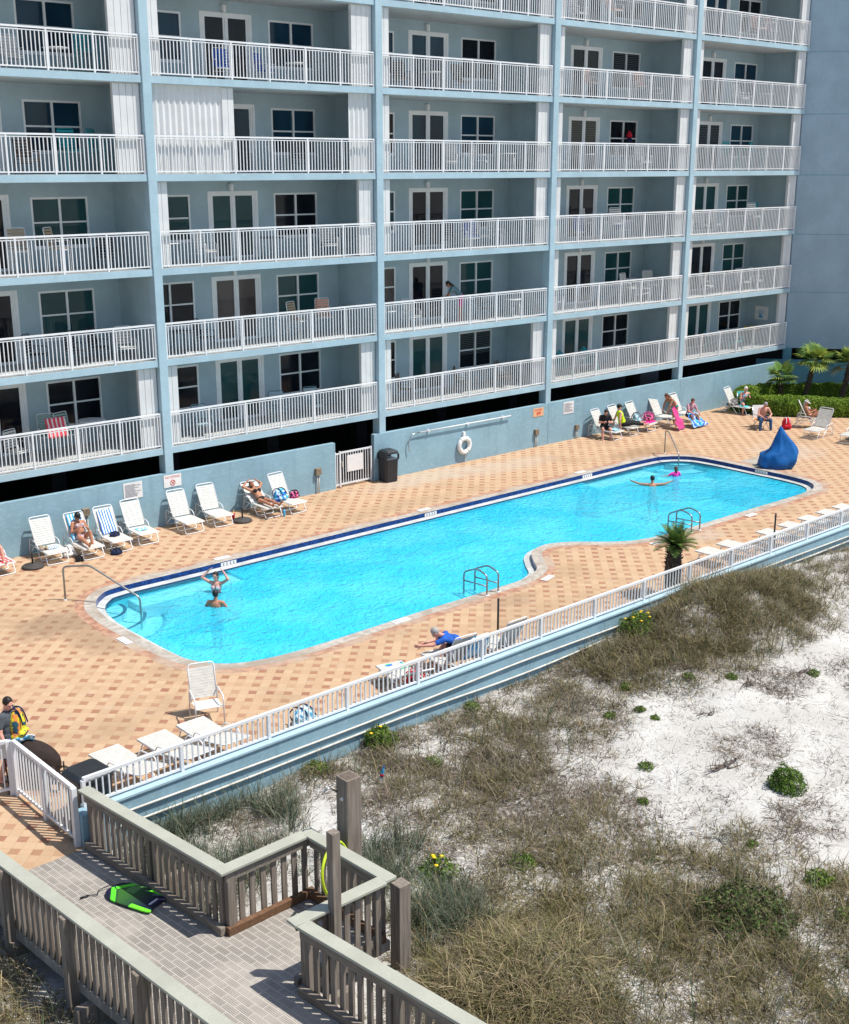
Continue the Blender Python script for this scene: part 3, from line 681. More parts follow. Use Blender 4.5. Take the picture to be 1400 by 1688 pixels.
for sx in (-1, 1):
    for sy in (-1, 1): m_.box(sx*.26-.03, sx*.26+.03, sy*.26-.03, sy*.26+.03, .84, 1.04)
m_.box(-.26, .26, .24, .27, .84, 1.04); m_.box(-.27, -.24, -.26, .26, .84, 1.04)
frustum(m_, .59, .54, 1.04, 1.12); frustum(m_, .54, .36, 1.12, 1.17); m_.build('lid', M['black'], can, bevel=.008)
MB().box(-.22, .22, -.22, .22, .80, .86).build('liner', M['signwhite'], can)
lr = thing('life_ring', 'white life ring hanging on the blue wall below the rescue pole', 'life ring', (12.62, -.05, .68))
a_ = [(.27*math.cos(t), -.09, .27*math.sin(t)) for t in np.linspace(0, 2*PI, 33)[:-1]]
MB().tube(a_, .085, 12, True).build('ring', M['ringwhite'], lr)
m_ = MB(); 
for q in (.6, 2.2, 3.75, 5.35): m_.tube([(.27*math.cos(q)+.089*math.cos(q)*math.cos(t), -.09+.092*math.sin(t), .27*math.sin(q)+.089*math.sin(q)*math.cos(t)) for t in np.linspace(0, 2*PI, 13)[:-1]], .012, 6, True)
m_.tube([(.12,-.12,-.2),(.02,-.14,-.42),(.03,-.12,-.60),(.0,-.12,-.62)], .012, 6); m_.build('rope', M['rope'], lr)
MB().box(-.05, .05, -.09, 0, .34, .52).tube([(0,-.02,.40),(0,-.13,.40),(0,-.15,.46)], .014).build('hook', M['ringwhite'], lr)
rp = thing('rescue_pole', 'long white rescue pole with a shepherd crook along the top of the wall', 'pole', (9.9, -.05, 1.48))
MB().tube(bend([(-.05,-.10,-.62),(-.12,-.10,-.28),(.05,-.10,.02),(.5,-.10,.03)], .2), .018, 8).build('crook', M['steel'], rp)
MB().tube([(.45,-.10,.03),(5.2,-.10,.02)], .024, 8).build('shaft', M['white'], rp)
m_ = MB()
for x in (.9, 2.9, 4.8): m_.box(x-.03, x+.03, -.12, 0, -.03, .06)
m_.build('bracket', M['white'], rp)
def sign(name, label, x, z, w, h, face, rows, ico=None, text=None):
    t_ = thing(name, label, 'sign', (x, -.067, z), 0); MB().box(-w/2, w/2, -.012, 0, -h/2, h/2).build('panel', face, t_)
    m_ = MB(); r_ = random.Random(int(x*10)+5)
    for i in range(rows): zz = h/2-.07-i*(h-.12)/max(1, rows); m_.box(-w*.42, -w*.42+w*.84*(.55+.45*r_.random()), -.0145, -.0125, zz-.012, zz+.008)
    if m_.v: m_.build('print', M['signink'], t_)
    if text:
        cu = bpy.data.curves.new('lettering', 'FONT'); cu.body = text; cu.size = w*.165; cu.align_x = 'CENTER'; cu.align_y = 'CENTER'; cu.extrude = .001
        cu.materials.append(M['signred']); to = link('tmp', cu); me_ = bpy.data.meshes.new_from_object(to.evaluated_get(bpy.context.evaluated_depsgraph_get())); bpy.data.objects.remove(to); link('lettering', me_, t_, (0, -.0145, h*.30), (PI/2, 0, 0))
    if ico:
        m_ = MB(); m_.tube([(.085*math.cos(a), -.016, -.06+.085*math.sin(a)) for a in np.linspace(0, 2*PI, 25)[:-1]], .009, 6, True); m_.tube([(-.06,-.016,.0),(.06,-.016,-.12)], .008, 6)
        m_.tube([(-.03,-.016,-.10),(.0,-.016,-.05),(.04,-.016,-.04)], .01, 6); m_.sph((.045,-.016,-.02), .016, 8, 6); m_.build('pictogram', M['signred'], t_)
    return t_
sign('notice_sign', 'white rules sign full of small print just left of the no diving sign', -1.33, 1.33, .64, .52, M['signwhite'], 11)
sign('warning_sign', 'white NO DIVING sign with red letters on the wall', .06, 1.41, .62, .40, M['signwhite'], 0, True, 'NO DIVING')
s_ = sign('warning_sign', 'orange sign near the wall joint right of the rescue pole', 16.75, 1.41, .60, .34, M['signorange'], 0)
MB().box(-.10, .0, -.0145, -.0125, -.12, .02).box(.02, .13, -.0145, -.0125, -.09, .03).box(-.22, .22, -.0145, -.0125, .08, .12).build('print', M['signred'], s_)
sign('notice_sign', 'white rules sign on the wall above the far loungers', 18.55, 1.37, .62, .50, M['signwhite'], 10)
def outlet(label, x, z, h, wide):
    t_ = thing('outlet_box', label, 'electrical box', (x, -.06, 0)); MB().box(-wide/2, wide/2, -.12, 0, z-h/2, z+h/2).build('box', M['brownbox'], t_, bevel=.006)
    MB().tube([(-.04,-.06,-.02),(-.04,-.06,z-h/2)], .018, 8).tube([(.04,-.06,-.02),(.04,-.06,z-h/2)], .018, 8).build('conduit', M['pipe'], t_)
outlet('brown outlet box on two pipes at the wall just left of the white gate', 5.70, .78, .24, .22)
outlet('brown outlet box low on the wall under the orange sign', 16.62, .62, .22, .20)
outlet('dark outlet box low on the wall near the far rules sign', 19.05, .48, .20, .18)
outlet('brown outlet box on the wall behind the woman in the cap', -2.95, .95, .22, .22)
# ------------------------------------------------------------------ dune wall, pool fence, gate fence, pipes
fa = math.atan(.0168); X0 = -10.72; FL = 56.0
dw = thing('dune_wall', 'low blue retaining wall between the pool deck and the dune', 'wall', (X0, FY(X0), 0), fa)
MB().box(0, FL, -.10, .16, -2.2, .52).build('wall', M['stucco'], dw)
MB().box(-.01, FL, -.13, .19, .52, .56).build('coping', M['facade'], dw)
pf = thing('pool_fence', 'long white picket railing on the low dune wall', 'fence', (X0, FY(X0)+.03, .56), fa)
m_ = MB().box(0, FL, -.03, .03, .50, .555).box(0, FL, -.02, .02, .035, .075)
nb = int(FL/.118)
m_.build('rail', M['white'], pf)
per = 16; k0 = 0
for j in range(0, nb, per):
    m_ = MB()
    for i in range(max(1, j), min(nb, j+per)): x = FL*i/nb; m_.box(x-.0125, x+.0125, -.0125, .0125, .075, .50)
    m_.build('baluster_panel', M['white'], pf)
    x = FL*j/nb; MB().box(x-.032, x+.032, -.034, .034, 0, .50).build('post', M['white'], pf)
def picket(name, label, p, q, zt=1.10, posts=2, cat='fence'):
    p = Vector((*p, 0)); q = Vector((*q, 0)); L = (q-p).length; a = math.atan2(q.y-p.y, q.x-p.x)
    t_ = thing(name, label, cat, p, a); m_ = MB().box(0, L, -.035, .035, zt-.06, zt).box(0, L, -.02, .02, .09, .14)
    n_ = int(L/.118)
    for i in range(1, n_): x = L*i/n_; m_.box(x-.0125, x+.0125, -.0125, .0125, .14, zt-.06)
    m_.build('rail_panel', M['white'], t_)
    for i in range(posts): x = L*i/(posts-1); MB().box(x-.045, x+.045, -.045, .045, 0, zt-.02).build('post', M['white'], t_)
    return t_
picket('gate_leaf_fence', 'white picket railing running from the wooden walkway to the beach gate', (-10.97,-15.82), (-11.0,-13.52), 1.10, 3)
bgt = picket('beach_gate', 'white picket beach gate with a lock box next to the man in grey', (-11.06,-13.42), (-12.6,-12.9), 1.08, 2, 'gate')
MB().box(.02, .22, -.09, -.05, .70, 1.0).build('lock_box', M['signwhite'], bgt)
for q, lb in (((.30, .0), 'upper sagging white conduit clipped along the outside of the dune wall'), ((.12, .7), 'lower sagging white conduit on the outside of the dune wall')):
    x = np.linspace(.4, 40, 160); zz = q[0] - .05*np.abs(np.sin(x*.30+q[1]))**1.5 - .04*np.sin(x*.13+q[1])
    if q[1]: zz = zz - .11*np.exp(-((x-10.5)/3.2)**2)
    pp = [(X0+a, FY(X0+a)-.135, float(b)) for a, b in zip(x, zz)]
    o_ = MB().tube(pp, .022, 8).build('conduit_pipe', M['pipe']); tag(o_, lb, 'pipe')
wp_ = thing('wall_pier', 'short blue stub wall where the railing meets the wooden walkway', 'wall', (-10.80, -15.82, 0), 0)
MB().box(-.12, .22, -.14, .16, -.6, .58).build('wall', M['stucco'], wp_, bevel=.01)
bn = thing('waste_bin', 'black lidded bin tucked into the corner of the white railing', 'bin', (-10.40, -15.18, 0), .1)
m_ = MB(); frustum(m_, .58, .66, 0, .88); m_.build('body', M['black'], bn, bevel=.012)
m_ = MB(); frustum(m_, .72, .70, .88, .93); frustum(m_, .70, .55, .93, .99); m_.build('lid', M['black'], bn, bevel=.01)

# ------------------------------------------------------------------ wooden walkway
def bd(x, y): return .055*(-15.95-y)                       # walkway deck height
def rail_run(t_, p, q, inner, capw=.21, h=1.05, name='rail_run', posts=True, slat=.17, curb='woodh', ends=(True, True)):
    """one straight stretch of timber railing with cap, rails, pickets, posts; inner = unit side facing the deck"""
    p = Vector((p[0], p[1], bd(*p))); q = Vector((q[0], q[1], bd(*q))); d = (q-p); L = Vector((d.x, d.y, 0)).length; sl = d.z/L
    a = math.atan2(d.y, d.x)
    def at(x, y, z): return Vector((p.x+math.cos(a)*x-math.sin(a)*y, p.y+math.sin(a)*x+math.cos(a)*y, p.z+sl*x+z)) - t_.location
    MB().beam(at(-capw/2 if ends[0] else 0, 0, h), at(L+(capw/2 if ends[1] else 0), 0, h), capw, .045).build('rail_cap', M['cap'], t_, bevel=.006)
    m_ = MB().beam(at(0, inner*.045, h-.10), at(L, inner*.045, h-.10), .035, .15)
    m_.build('rail', M['woodh'], t_)
    MB().beam(at(-.02, inner*.065, .075), at(L+.02, inner*.065, .075), .09, .13).build('curb', M[curb], t_, bevel=.008)
    n_ = max(2, int(L/slat)); r_ = random.Random(int(L*100))
    m_ = MB()
    for i in range(n_):
        x = L*(i+.5)/n_; w_ = .088
        j = r_.uniform(-.008, .008); m_.beam(at(x+j, 0, -.05), at(x+j*.4, 0, h-.02), .036, w_, up=(math.sin(a), -math.cos(a), 0)) if False else m_.add([at(x+s*w_/2+j*e, yy, zz) for zz, e in ((-.12, 1), (h-.022, 0)) for s, yy in ((-1,-.018),(1,-.018),(1,.018),(-1,.018))], [(3,2,1,0),(4,5,6,7),(0,1,5,4),(1,2,6,5),(2,3,7,6),(3,0,4,7)])
    m_.build('picket', M['wood'], t_)
    if posts:
        k = max(1, round(L/1.9))
        for i in range(k+1):
            x = L*i/k; c = at(x, -inner*.09, 0); MB().box(c.x-.07, c.x+.07, c.y-.07, c.y+.07, c.z-1.4, c.z+h-.024).build('post', M['wood'], t_)
wk = link('boardwalk', None); struct(wk)
def deckpoly(poly, name, mat):
    m_ = MB(); n_ = len(poly); top = [(x, y, bd(x, y)) for x, y in poly]
    m_.add(top+[(x, y, z-.16) for x, y, z in top], [tuple(range(n_)), tuple(range(2*n_-1, n_-1, -1))]+[(i, n_+i, n_+(i+1) % n_, (i+1) % n_) for i in range(n_)]); o_ = m_.build(name, mat); struct(o_); return o_
bpy.data.objects.remove(wk)
o_ = deckpoly([(-12.86,-15.98),(-12.1,-30.5),(-10.0,-30.5),(-10.44,-21.62),(-8.98,-21.62),(-8.98,-19.80),(-10.56,-19.80),(-10.78,-15.98)], 'boardwalk', M['mat'])
jt = MB()
for y in np.arange(-17.5, -30, -2.2): jt.box(-12.9, -9.9, y-.06, y+.06, bd(0, y)-.5, bd(0, y)-.17)
jt.build('joist', M['wood'], o_)
ra = thing('timber_railing', 'grey timber railing turning round the shower corner on the dune side of the walkway', 'railing', (-10.8,-16.0,0))
rail_run(ra, (-10.83,-16.02), (-10.58,-19.82), -1, ends=(True, False)); rail_run(ra, (-10.58,-19.82), (-9.06,-19.80), 1 if False else -1, curb='wooddark', posts=False, ends=(True, True))
rail_run(ra, (-9.06,-19.90), (-9.04,-21.62), -1, curb='wooddark', posts=False, ends=(True, True))
rail_run(ra, (-9.14,-21.66), (-10.58,-21.64), -1, posts=False, ends=(False, True)); rail_run(ra, (-10.58,-21.76), (-10.15,-28.5), -1, ends=(False, True))
rb = thing('timber_railing', 'grey timber railing along the walkway edge nearest the camera', 'railing', (-12.8,-16.2,0))
rail_run(rb, (-12.86,-15.6), (-12.16,-28.5), 1)
def stake(name, label, x, y, z0, z1, w_, rot=0, mat='wood'):
    t_ = thing(name, label, 'post', (x, y, z0), rot); MB().box(-w_/2, w_/2, -w_/2, w_/2, 0, z1-z0).build('post_shaft', M[mat], t_, bevel=.008); return t_
bp_ = stake('shower_post', 'thick square boxed timber post with a white knob outside the shower corner', -8.55, -20.15, -.6, 2.18, .27)
MB().box(-.10, .10, -.10, .10, 2.775, 2.785).build('dark_top_plate', M['stem'], bp_)  # dark plate on the solid post, painting the shade of a hollow
MB().sph((-.14, -.02, 2.45), .03, 10, 8).build('knob', M['signwhite'], bp_); MB().tube(bend([(.14,-.05,.9),(.15,-.05,2.6)], .02), .012, 6).build('pipe', M['pipe'], bp_)
MB().tube(bend([(-.1,.1,2.5),(-.28,.16,2.62),(-.36,.18,2.52)], .08), .016, 8).build('shower_head', M['steel'], bp_)
stake('hose_post', 'thin dark timber post standing inside the shower corner with the hose behind', -10.06, -21.77, -.4, 2.55, .135)
stake('railing_post', 'stout timber post at the outer end of the shower corner railing', -8.93, -21.80, -.55, 1.32, .21)
hs = MB().tube(spline([(-8.67, -20.25, 1.0), (-8.85, -20.31, 1.25), (-9.1, -20.46, 1.35), (-9.3, -20.55, 1.3), (-9.42, -20.62, 1.1), (-9.4, -20.64, 0.85), (-9.27, -20.63, 0.62), (-9.14, -20.67, 0.5)], 8, False), .024, 8).build('garden_hose', plain('hose_green_yellow', (.52, .66, .03), .5)); tag(hs, 'yellow green garden hose drooping from the thick shower post', 'hose')
bb = thing('bodyboard', 'lime green and navy bodyboard lying on the walkway', 'bodyboard', (-11.08,-18.02, bd(0,-18.02)+.035), (math.atan(.055)*-1, 0, .30))
ol = [(-.235,-.50),(-.10,-.47),(.10,-.47),(.235,-.50),(.262,-.2),(.265,.15),(.235,.36),(.14,.50),(0,.53),(-.14,.50),(-.235,.36),(-.265,.15),(-.262,-.2)]
MB().prism([(p.x, p.y) for p in spline(ol, 4)], 0, .028).build('deck', M['board'], bb, bevel=.009)
MB().tube(spline([(0,.40,.03),(.05,.55,.03),(-.12,.66,.0),(-.22,.60,0),(-.32,.72,0)], 6, False), .008, 6).build('leash', M['black'], bb)
MB().tube([(-.30,.70,.0),(-.42,.76,.0)], .016, 6).build('leash_cuff', M['black'], bb)

# ------------------------------------------------------------------ pool metalwork
def rail_tube(name, label, parts, cat, r=.024):
    t_ = thing(name, label, cat, Vector(parts[0][1][0]))
    for nm, pts, kind in parts:
        P = [Vector(p)-t_.location for p in pts]
        (MB().tube(bend(P, .12), r, 10) if kind == 't' else MB().lathe([(.06, 0), (.06, .012), (.03, .02)], 12, P[0])).build(nm, M['bronze'] if kind == 't' else M['signwhite'], t_)
    return t_
rail_tube('entry_handrail', 'long single tube handrail sloping into the left pool steps', [('rail', [(-5.74,-4.42,0),(-5.74,-4.42,.92),(-5.25,-4.95,.98),(-4.55,-6.25,.28),(-4.55,-6.25,-.75)], 't'), ('base_plate', [(-5.74,-4.42,0)], 'p')], 'handrail', .026)
rail_tube('entry_handrail', 'narrow tube handrail at the far right pool steps beside the girl in pink', [('rail', [(19.62,-4.25,0),(19.62,-4.25,.92),(19.35,-4.6,.98),(18.75,-5.6,.35),(18.75,-5.6,-.75)], 't'), ('base_plate', [(19.62,-4.25,0)], 'p')], 'handrail')
def ladder(label, x, y0, rot):
    t_ = thing('pool_ladder', label, 'ladder', (x, y0, 0), rot)
    for sx in (-.21, .21):
        MB().tube(bend([(sx,-.28,0),(sx,-.28,.56),(sx*.98,.12,.66),(sx*.98,.62,.44),(sx*.98,.62,-1.0)], .12), .024, 10).build('handrail', M['bronze'], t_)
        MB().tube([(sx,-.27,.26),(sx*.98,.61,.20)], .018, 8).build('cross_tube', M['bronze'], t_)
        MB().lathe([(.065, 0), (.065, .012), (.03, .022)], 12, (sx,-.28,.008)).build('base_plate', M['signwhite'], t_)
    for z in (-.35, -.65, -.95): MB().box(-.20, .20, .58, .68, z-.015, z+.015).build('rung', M['bronze'], t_)
ladder('tube pool ladder on the near edge left of the peninsula', 3.0, -11.22, 0); ladder('tube pool ladder on the near edge behind the sago palm', 11.75, -11.30, 0)

# draped blue cover over the pool lift
cv = thing('lift_cover', 'tall pointed blue vinyl cover draped over a pool lift', 'cover', (21.05,-8.45,.006))
rr_ = Vector((.75,-.66,0)); dd_ = Vector((.66,.75,0)); SEC = [(0,-.66,.56,.50),(.10,-.70,.60,.54),(.22,-.70,.66,.55),(.36,-.69,.71,.54),(.48,-.66,.74,.50),(.55,-.50,.74,.46),(.66,-.33,.70,.42),(.80,-.27,.62,.36),(.95,-.22,.52,.30),(1.10,-.17,.40,.24),(1.25,-.11,.27,.18),(1.40,-.06,.16,.11),(1.52,-.02,.07,.05),(1.56,.0,.03,.02)]
nb_ = 56; vs_ = []
for li, (h, l, r, d) in enumerate(SEC):
    for i in range(nb_):
        t = 2*PI*i/nb_; q = 1+(.055*math.sin(t*7+h*3.2)+.045*math.sin(t*4-h*5+1)+.03*math.sin(t*13+h*2))*min(1, (1.6-h))
        sx, sy = math.cos(t), math.sin(t); sx = math.copysign(abs(sx)**.8, sx); sy = math.copysign(abs(sy)**.8, sy)
        p = rr_*((l+r)/2+(r-l)/2*sx*q)+dd_*(d*sy*q); vs_.append((p.x, p.y, h+(.03*math.sin(i*.9) if li == 0 else .05*math.sin(t*3+h*4)*min(1, 1.6-h))))
m_ = MB(); m_.add(vs_, [(l*nb_+i, l*nb_+(i+1) % nb_, (l+1)*nb_+(i+1) % nb_, (l+1)*nb_+i) for l in range(len(SEC)-1) for i in range(nb_)]+[tuple((len(SEC)-1)*nb_+i for i in range(nb_))], True)
m_.build('drape', M['cover'], cv)
MB().tube([tuple(Vector(v)*1.015+Vector((0,0,.02))) for v in vs_[0:nb_:2]], .016, 6, True).build('hem', M['cover'], cv)
m_ = MB()
for q in (-.15, .12): m_.tube([rr_*(-.60)+dd_*q+Vector((0,0,.06)), rr_*(-.92)+dd_*q+Vector((0,0,.05))], .025, 8)
m_.build('lift_foot', M['steel'], cv)
struct(MB().box(20.7, 22.1, -8.7, -7.0, -.02, .006).build('deck_pad', M['coping']))

# ------------------------------------------------------------------ sun loungers
def lounger(ang, arms=True):
    """x across, -y towards the foot; seat at 0.36 m"""
    root = link('sun_lounger', None); S = .36; hy, L = .0, .88; a = math.radians(ang)
    m_ = MB()
    for sx in (-.31, .31):
        m_.tube(bend([(sx,-.88,S-.02),(sx,hy+.42,S-.02)], .05), .0145, 8)
    m_.tube(bend([(-.31,-.86,S-.02),(-.30,-.90,S-.02),(.30,-.90,S-.02),(.31,-.86,S-.02)], .03), .0145, 8)
    m_.build('frame', M['white'], root)
    for y0, y1 in ((-.68,-.84),(-.08,-.36),(.12,.52)):
        MB().tube(bend([(-.31,y0,S-.02),(-.315,y1,.015),(.315,y1,.015),(.31,y0,S-.02)], .06), .0145, 8).build('leg', M['white'], root)
    if arms:
        for sx in (-.33, .33): MB().tube(bend([(sx,.46,.03),(sx,.40,S+.18),(sx,-.12,S+.14),(sx,-.22,S-.02)], .09), .0135, 8).build('arm', M['white'], root)
    m_ = MB(); y = -.875
    while y < hy-.06: m_.box(-.315, .315, y, y+.050, S-.006, S+.006); y += .064
    m_.build('seat', M['vinyl'], root)
    c, s = math.cos(a), math.sin(a); P = lambda x, t, o=0: (x, hy+c*t-s*o, S+s*t+c*o)
    bk = MB(); t = .03
    while t < L-.10:
        q = [P(x, tt, o) for o in (-.006, .006) for x, tt in ((-.30, t), (.30, t), (.30, t+.056), (-.30, t+.056))]
        bk.add(q, [(0,3,2,1),(4,5,6,7),(0,1,5,4),(1,2,6,5),(2,3,7,6),(3,0,4,7)]); t += .066
    b_ = bk.build('backrest', M['vinyl'], root)
    MB().tube(bend([P(-.305, 0), P(-.305, L), P(.305, L), P(.305, 0)], .09), .0145, 8).build('back_frame', M['white'], b_)
    if ang > 25:
        m_ = MB()
        for sx in (-.27, .27): m_.tube([P(sx, L*.62), (sx, hy+.40, S-.02)], .010, 6)
        m_.build('back_stay', M['white'], b_)
    return root
PROTO = {a: lounger(a) for a in (62, 38, 14, 30)}
USED = set()
def put(ang, x, y, rot, label, group):
    if ang not in USED: o = PROTO[ang]; USED.add(ang); o.location = (x, y, .008); o.rotation_euler = (0, 0, rot); tag(o, label, 'sun lounger', group); return o
    o = copy_tree(PROTO[ang], (x, y, .008), rot, label, group); o['category'] = 'sun lounger'; return o
GA, GB, GC = 'loungers by the wall left of the gate', 'loungers by the far wall', 'loungers along the dune fence'
# left row (foot x, foot y given; the centre is 1.04 m behind)
for (fx, fy, an, ro, lb) in [(-6.13,-1.48,62,.0,'white lounger with a red striped towel at the left picture edge'), (-4.55,-1.50,62,-.05,'white strap lounger holding a blue striped cloth, beside the left umbrella base'),
    (-3.56,-1.75,62,0,'white lounger under the woman in a black cap'), (-2.62,-1.68,62,-.03,'white lounger draped with a blue and white striped towel'), (-1.66,-1.53,62,-.04,'white lounger with a folded pale cloth on its seat'),
    (-.03,-1.45,62,-.05,'empty white lounger below the no diving sign'), (1.06,-1.40,62,-.06,'empty white lounger just left of the right umbrella base'), (2.80,-1.62,38,-.02,'lowered white lounger under the woman in a black bikini'),
    (3.72,-1.72,62,.06,'white lounger holding a blue print bag, last before the white gate')]:
    put(an, fx-math.sin(ro)*.84, fy+math.cos(ro)*.84, ro, lb, GA)
for (fx, fy, an, ro, lb) in [(20.15,-1.45,62,.12,'white lounger behind the man in the black shirt'), (21.35,-1.35,62,.12,'white lounger under the man in the lime shirt'), (22.5,-1.35,62,.12,'white lounger with pink towels and bags on it'),
    (24.2,-1.25,62,.10,'tall backed white lounger behind the bending woman'), (25.5,-1.35,62,.10,'white lounger behind the woman with the blue towel'), (28.75,-2.0,62,.15,'white lounger beside the hedge end with a dark bag and aqua cloth')]:
    put(an, fx-math.sin(ro)*.84, fy+math.cos(ro)*.84, ro, lb, GB)
put(62, 28.30, -5.20, 0.60, 'white lounger under the woman with the visor by the hedge', GB)
put(62, 27.15, -6.55, -PI*.5+.15-.1, 'empty white lounger with its back to the right, right of the red backpack', GB)
put(14, 27.35, -8.05, -PI*.5+.1, 'white lounger with a blue towel at the right picture edge', GB)
# along the fence, foot towards the pool
for i, (fx, fy, an, lb) in enumerate([(-9.32,-13.55,14,'flat white lounger by the fence nearest the black bin'), (-8.33,-13.58,14,'flat white lounger by the fence between two flat loungers at left'), (-7.45,-13.55,14,'flat white lounger by the fence in front of the upright chair'),
    (-2.62,-13.92,30,'white lounger at the fence with a green and blue towel'), (-1.42,-14.0,62,'white lounger under the grey haired man at the fence'), (.0,-14.05,62,'empty raised lounger at the fence right of the grey haired man'),
    (9.50,-13.42,30,'flat white lounger at the fence next right of the sago palm'), (10.50,-13.42,30,'flat white lounger at the fence, second right of the sago palm'), (12.40,-13.5,30,'flat white lounger at the fence just right of the dark umbrella pole'),
    (13.52,-13.5,30,'flat white lounger at the fence, second right of the dark umbrella pole'), (14.62,-13.5,30,'flat white lounger at the fence, third right of the dark umbrella pole'), (15.66,-13.5,30,'flat white lounger at the fence, second from the right picture edge'), (16.62,-13.5,30,'flat white lounger at the fence on the right picture edge')]):
    ro = PI+[.06,.05,.0,-.25,-.1,.0,0.02,.05,-.03,.04,0,.03,.02][i]
    put(an, fx-math.sin(ro)*.90, fy+math.cos(ro)*.90, ro, lb, GC)
# upright strap armchair facing the fence
ch = thing('patio_armchair', 'white strap armchair with a tall back facing the fence', 'chair', (-6.80,-13.15,.008), -.34)
MB().tube(bend([(-.29,-.30,.0),(-.29,-.28,.62),(-.29,.30,.62),(-.29,.36,0)], .09), .015, 8).tube(bend([(.29,-.30,.0),(.29,-.28,.62),(.29,.30,.62),(.29,.36,0)], .09), .015, 8).build('frame', M['white'], ch)
m_ = MB()
for i in range(8): y = -.30+i*.066; m_.box(-.27, .27, y, y+.054, .40-.02*i*.3, .412-.02*i*.3)
m_.build('seat', M['vinyl'], ch)
m_ = MB()
for i in range(11): t = .05+i*.068; m_.add([(x, .24+tt*.26+o, .38+tt*.80) for o in (0, .012) for x, tt in ((-.26, t), (.26, t), (.26, t+.056), (-.26, t+.056))], [(0,3,2,1),(4,5,6,7),(0,1,5,4),(1,2,6,5),(2,3,7,6),(3,0,4,7)])
b_ = m_.build('backrest', M['vinyl'], ch); MB().tube(bend([(-.27,.24,.36),(-.27,.47,1.10),(.27,.47,1.10),(.27,.24,.36)], .09), .0145, 8).build('back_frame', M['white'], b_)
# umbrella bases
ub = thing('umbrella_base', 'dark round umbrella base with a short pole by the leftmost lounger', 'umbrella base', (-5.23,-1.30,.008), 0, 'umbrella bases')
MB().lathe([(.30,0),(.31,.04),(.27,.07),(.10,.09),(.05,.12)], 28).build('base', M['rubber'], ub); MB().tube([(0,0,.1),(0,0,.52)], .026, 10).build('pole_socket', M['black'], ub)
copy_tree(ub, (1.80,-1.30,.008), 0, 'dark round umbrella base with a red tumbler beside it')
for p, lb in (((.62,-14.1,.008), 'dark umbrella pole stub by the fence right of the grey haired man'), ((11.85,-14.3,.008), 'dark umbrella pole stub among the far fence loungers')):
    u_ = copy_tree(ub, p, 0, lb)
    for c in u_.children:
        if c.name.startswith('pole'): c.scale = (1, 1, 2.2)

# ------------------------------------------------------------------ palms, sago, hedges
def blades(mb, pts, w0, w1, side):
    pass
def tri_mesh(name, V, F, C, parent=None, mat='leaf'):
    return link(name, npmesh(name, np.array(V, np.float32), np.array(F, np.int32), M[mat], False, np.array(C, np.float32)), parent)
def fan_palm(label, base, top, seed, nl=26, r=.75):
    rng = random.Random(seed); t_ = thing('fan_palm', label, 'palm', base, 0, 'fan palms in the hedge bed'); top = Vector(top)-Vector(base)
    pts = [top*t + Vector((.05*math.sin(t*4), 0, 0)) for t in np.linspace(0, 1, 9)]
    m_ = MB().tube(pts, [.13,.12,.115,.11,.11,.115,.12,.13,.10], 10)
    for i in range(170):
        t = rng.uniform(.05, 1); a = rng.uniform(0, 2*PI); p = top*t + Vector((math.cos(a), math.sin(a), 0))*.11
        m_.tube([p, p+Vector((math.cos(a)*.06, math.sin(a)*.06, rng.uniform(-.10, .06)))], [.016, .004], 4)
    m_.build('trunk', M['bark'], t_)
    V, F, C = [], [], []
    for i in range(nl):
        a = i*2.4+rng.uniform(-.3, .3); el = rng.uniform(-.45, 1.25); L = r*rng.uniform(.55, .85)
        d = Vector((math.cos(a)*math.cos(el), math.sin(a)*math.cos(el), math.sin(el))); hub = top+d*L*.62
        s_ = d.cross(Vector((0,0,1))).normalized(); u_ = s_.cross(d)
        dead = el < -.38; base_c = (.26,.32,.06) if rng.random() < .4 else (.12,.22,.05)
        if dead: base_c = (.30,.24,.08)
        o = len(V); V += [tuple(top), tuple(top+s_*.018), tuple(hub+s_*.012), tuple(hub)]; F += [(o,o+1,o+2,o+3)]; C += [(.12,.16,.05)]*4
        for k in range(17):
            b = (k-8)/8*1.75; dd = d*math.cos(b)+s_*math.sin(b); ln = L*(.62+.25*math.cos(b))*rng.uniform(.85, 1.1)
            tip = hub+dd*ln+Vector((0,0,-.15*ln*rng.uniform(.3, 1.2)))+u_*.03; mid = hub+dd*ln*.55+u_*.05; wv = (dd.cross(u_)).normalized()*.032
            o = len(V); V += [tuple(hub), tuple(mid+wv), tuple(tip), tuple(mid-wv)]; F += [(o,o+1,o+2,o+3)]; v = rng.uniform(.75, 1.35); C += [tuple(x*v for x in base_c)]*4
    tri_mesh('crown', V, F, C, t_); return t_
fan_palm('short fan palm in the hedge bed in front of the blue wall', (31.9,-1.4,0), (31.95,-1.45,1.3), 1, 30, .9)
fan_palm('leaning fan palm with a bushy crown, middle of the three by the hedge', (32.7,-2.2,0), (33.2,-2.4,2.1), 2, 40, 1.0)
fan_palm('leaning fan palm at the right picture edge behind the hedge', (33.6,-3.6,0), (34.05,-3.75,2.0), 3, 40, 1.0)
sg = thing('sago_palm', 'sago palm with a stout rough trunk standing by the fence', 'palm', (6.42,-14.78,0)); rng = random.Random(9)
m_ = MB().tube([(0,0,0),(.01,0,.35),(-.02,0,.75),(.0,.0,1.1),(.02,0,1.42)], [.20,.19,.22,.19,.15], 12)
for i in range(320):
    z = rng.uniform(.02, 1.40); a = rng.uniform(0, 2*PI); q = Vector((math.cos(a)*.18, math.sin(a)*.18, z)); m_.tube([q, q+Vector((math.cos(a)*.07, math.sin(a)*.07, .05))], [.022, .006], 4)
m_.build('trunk', M['bark'], sg)
V, F, C = [], [], []
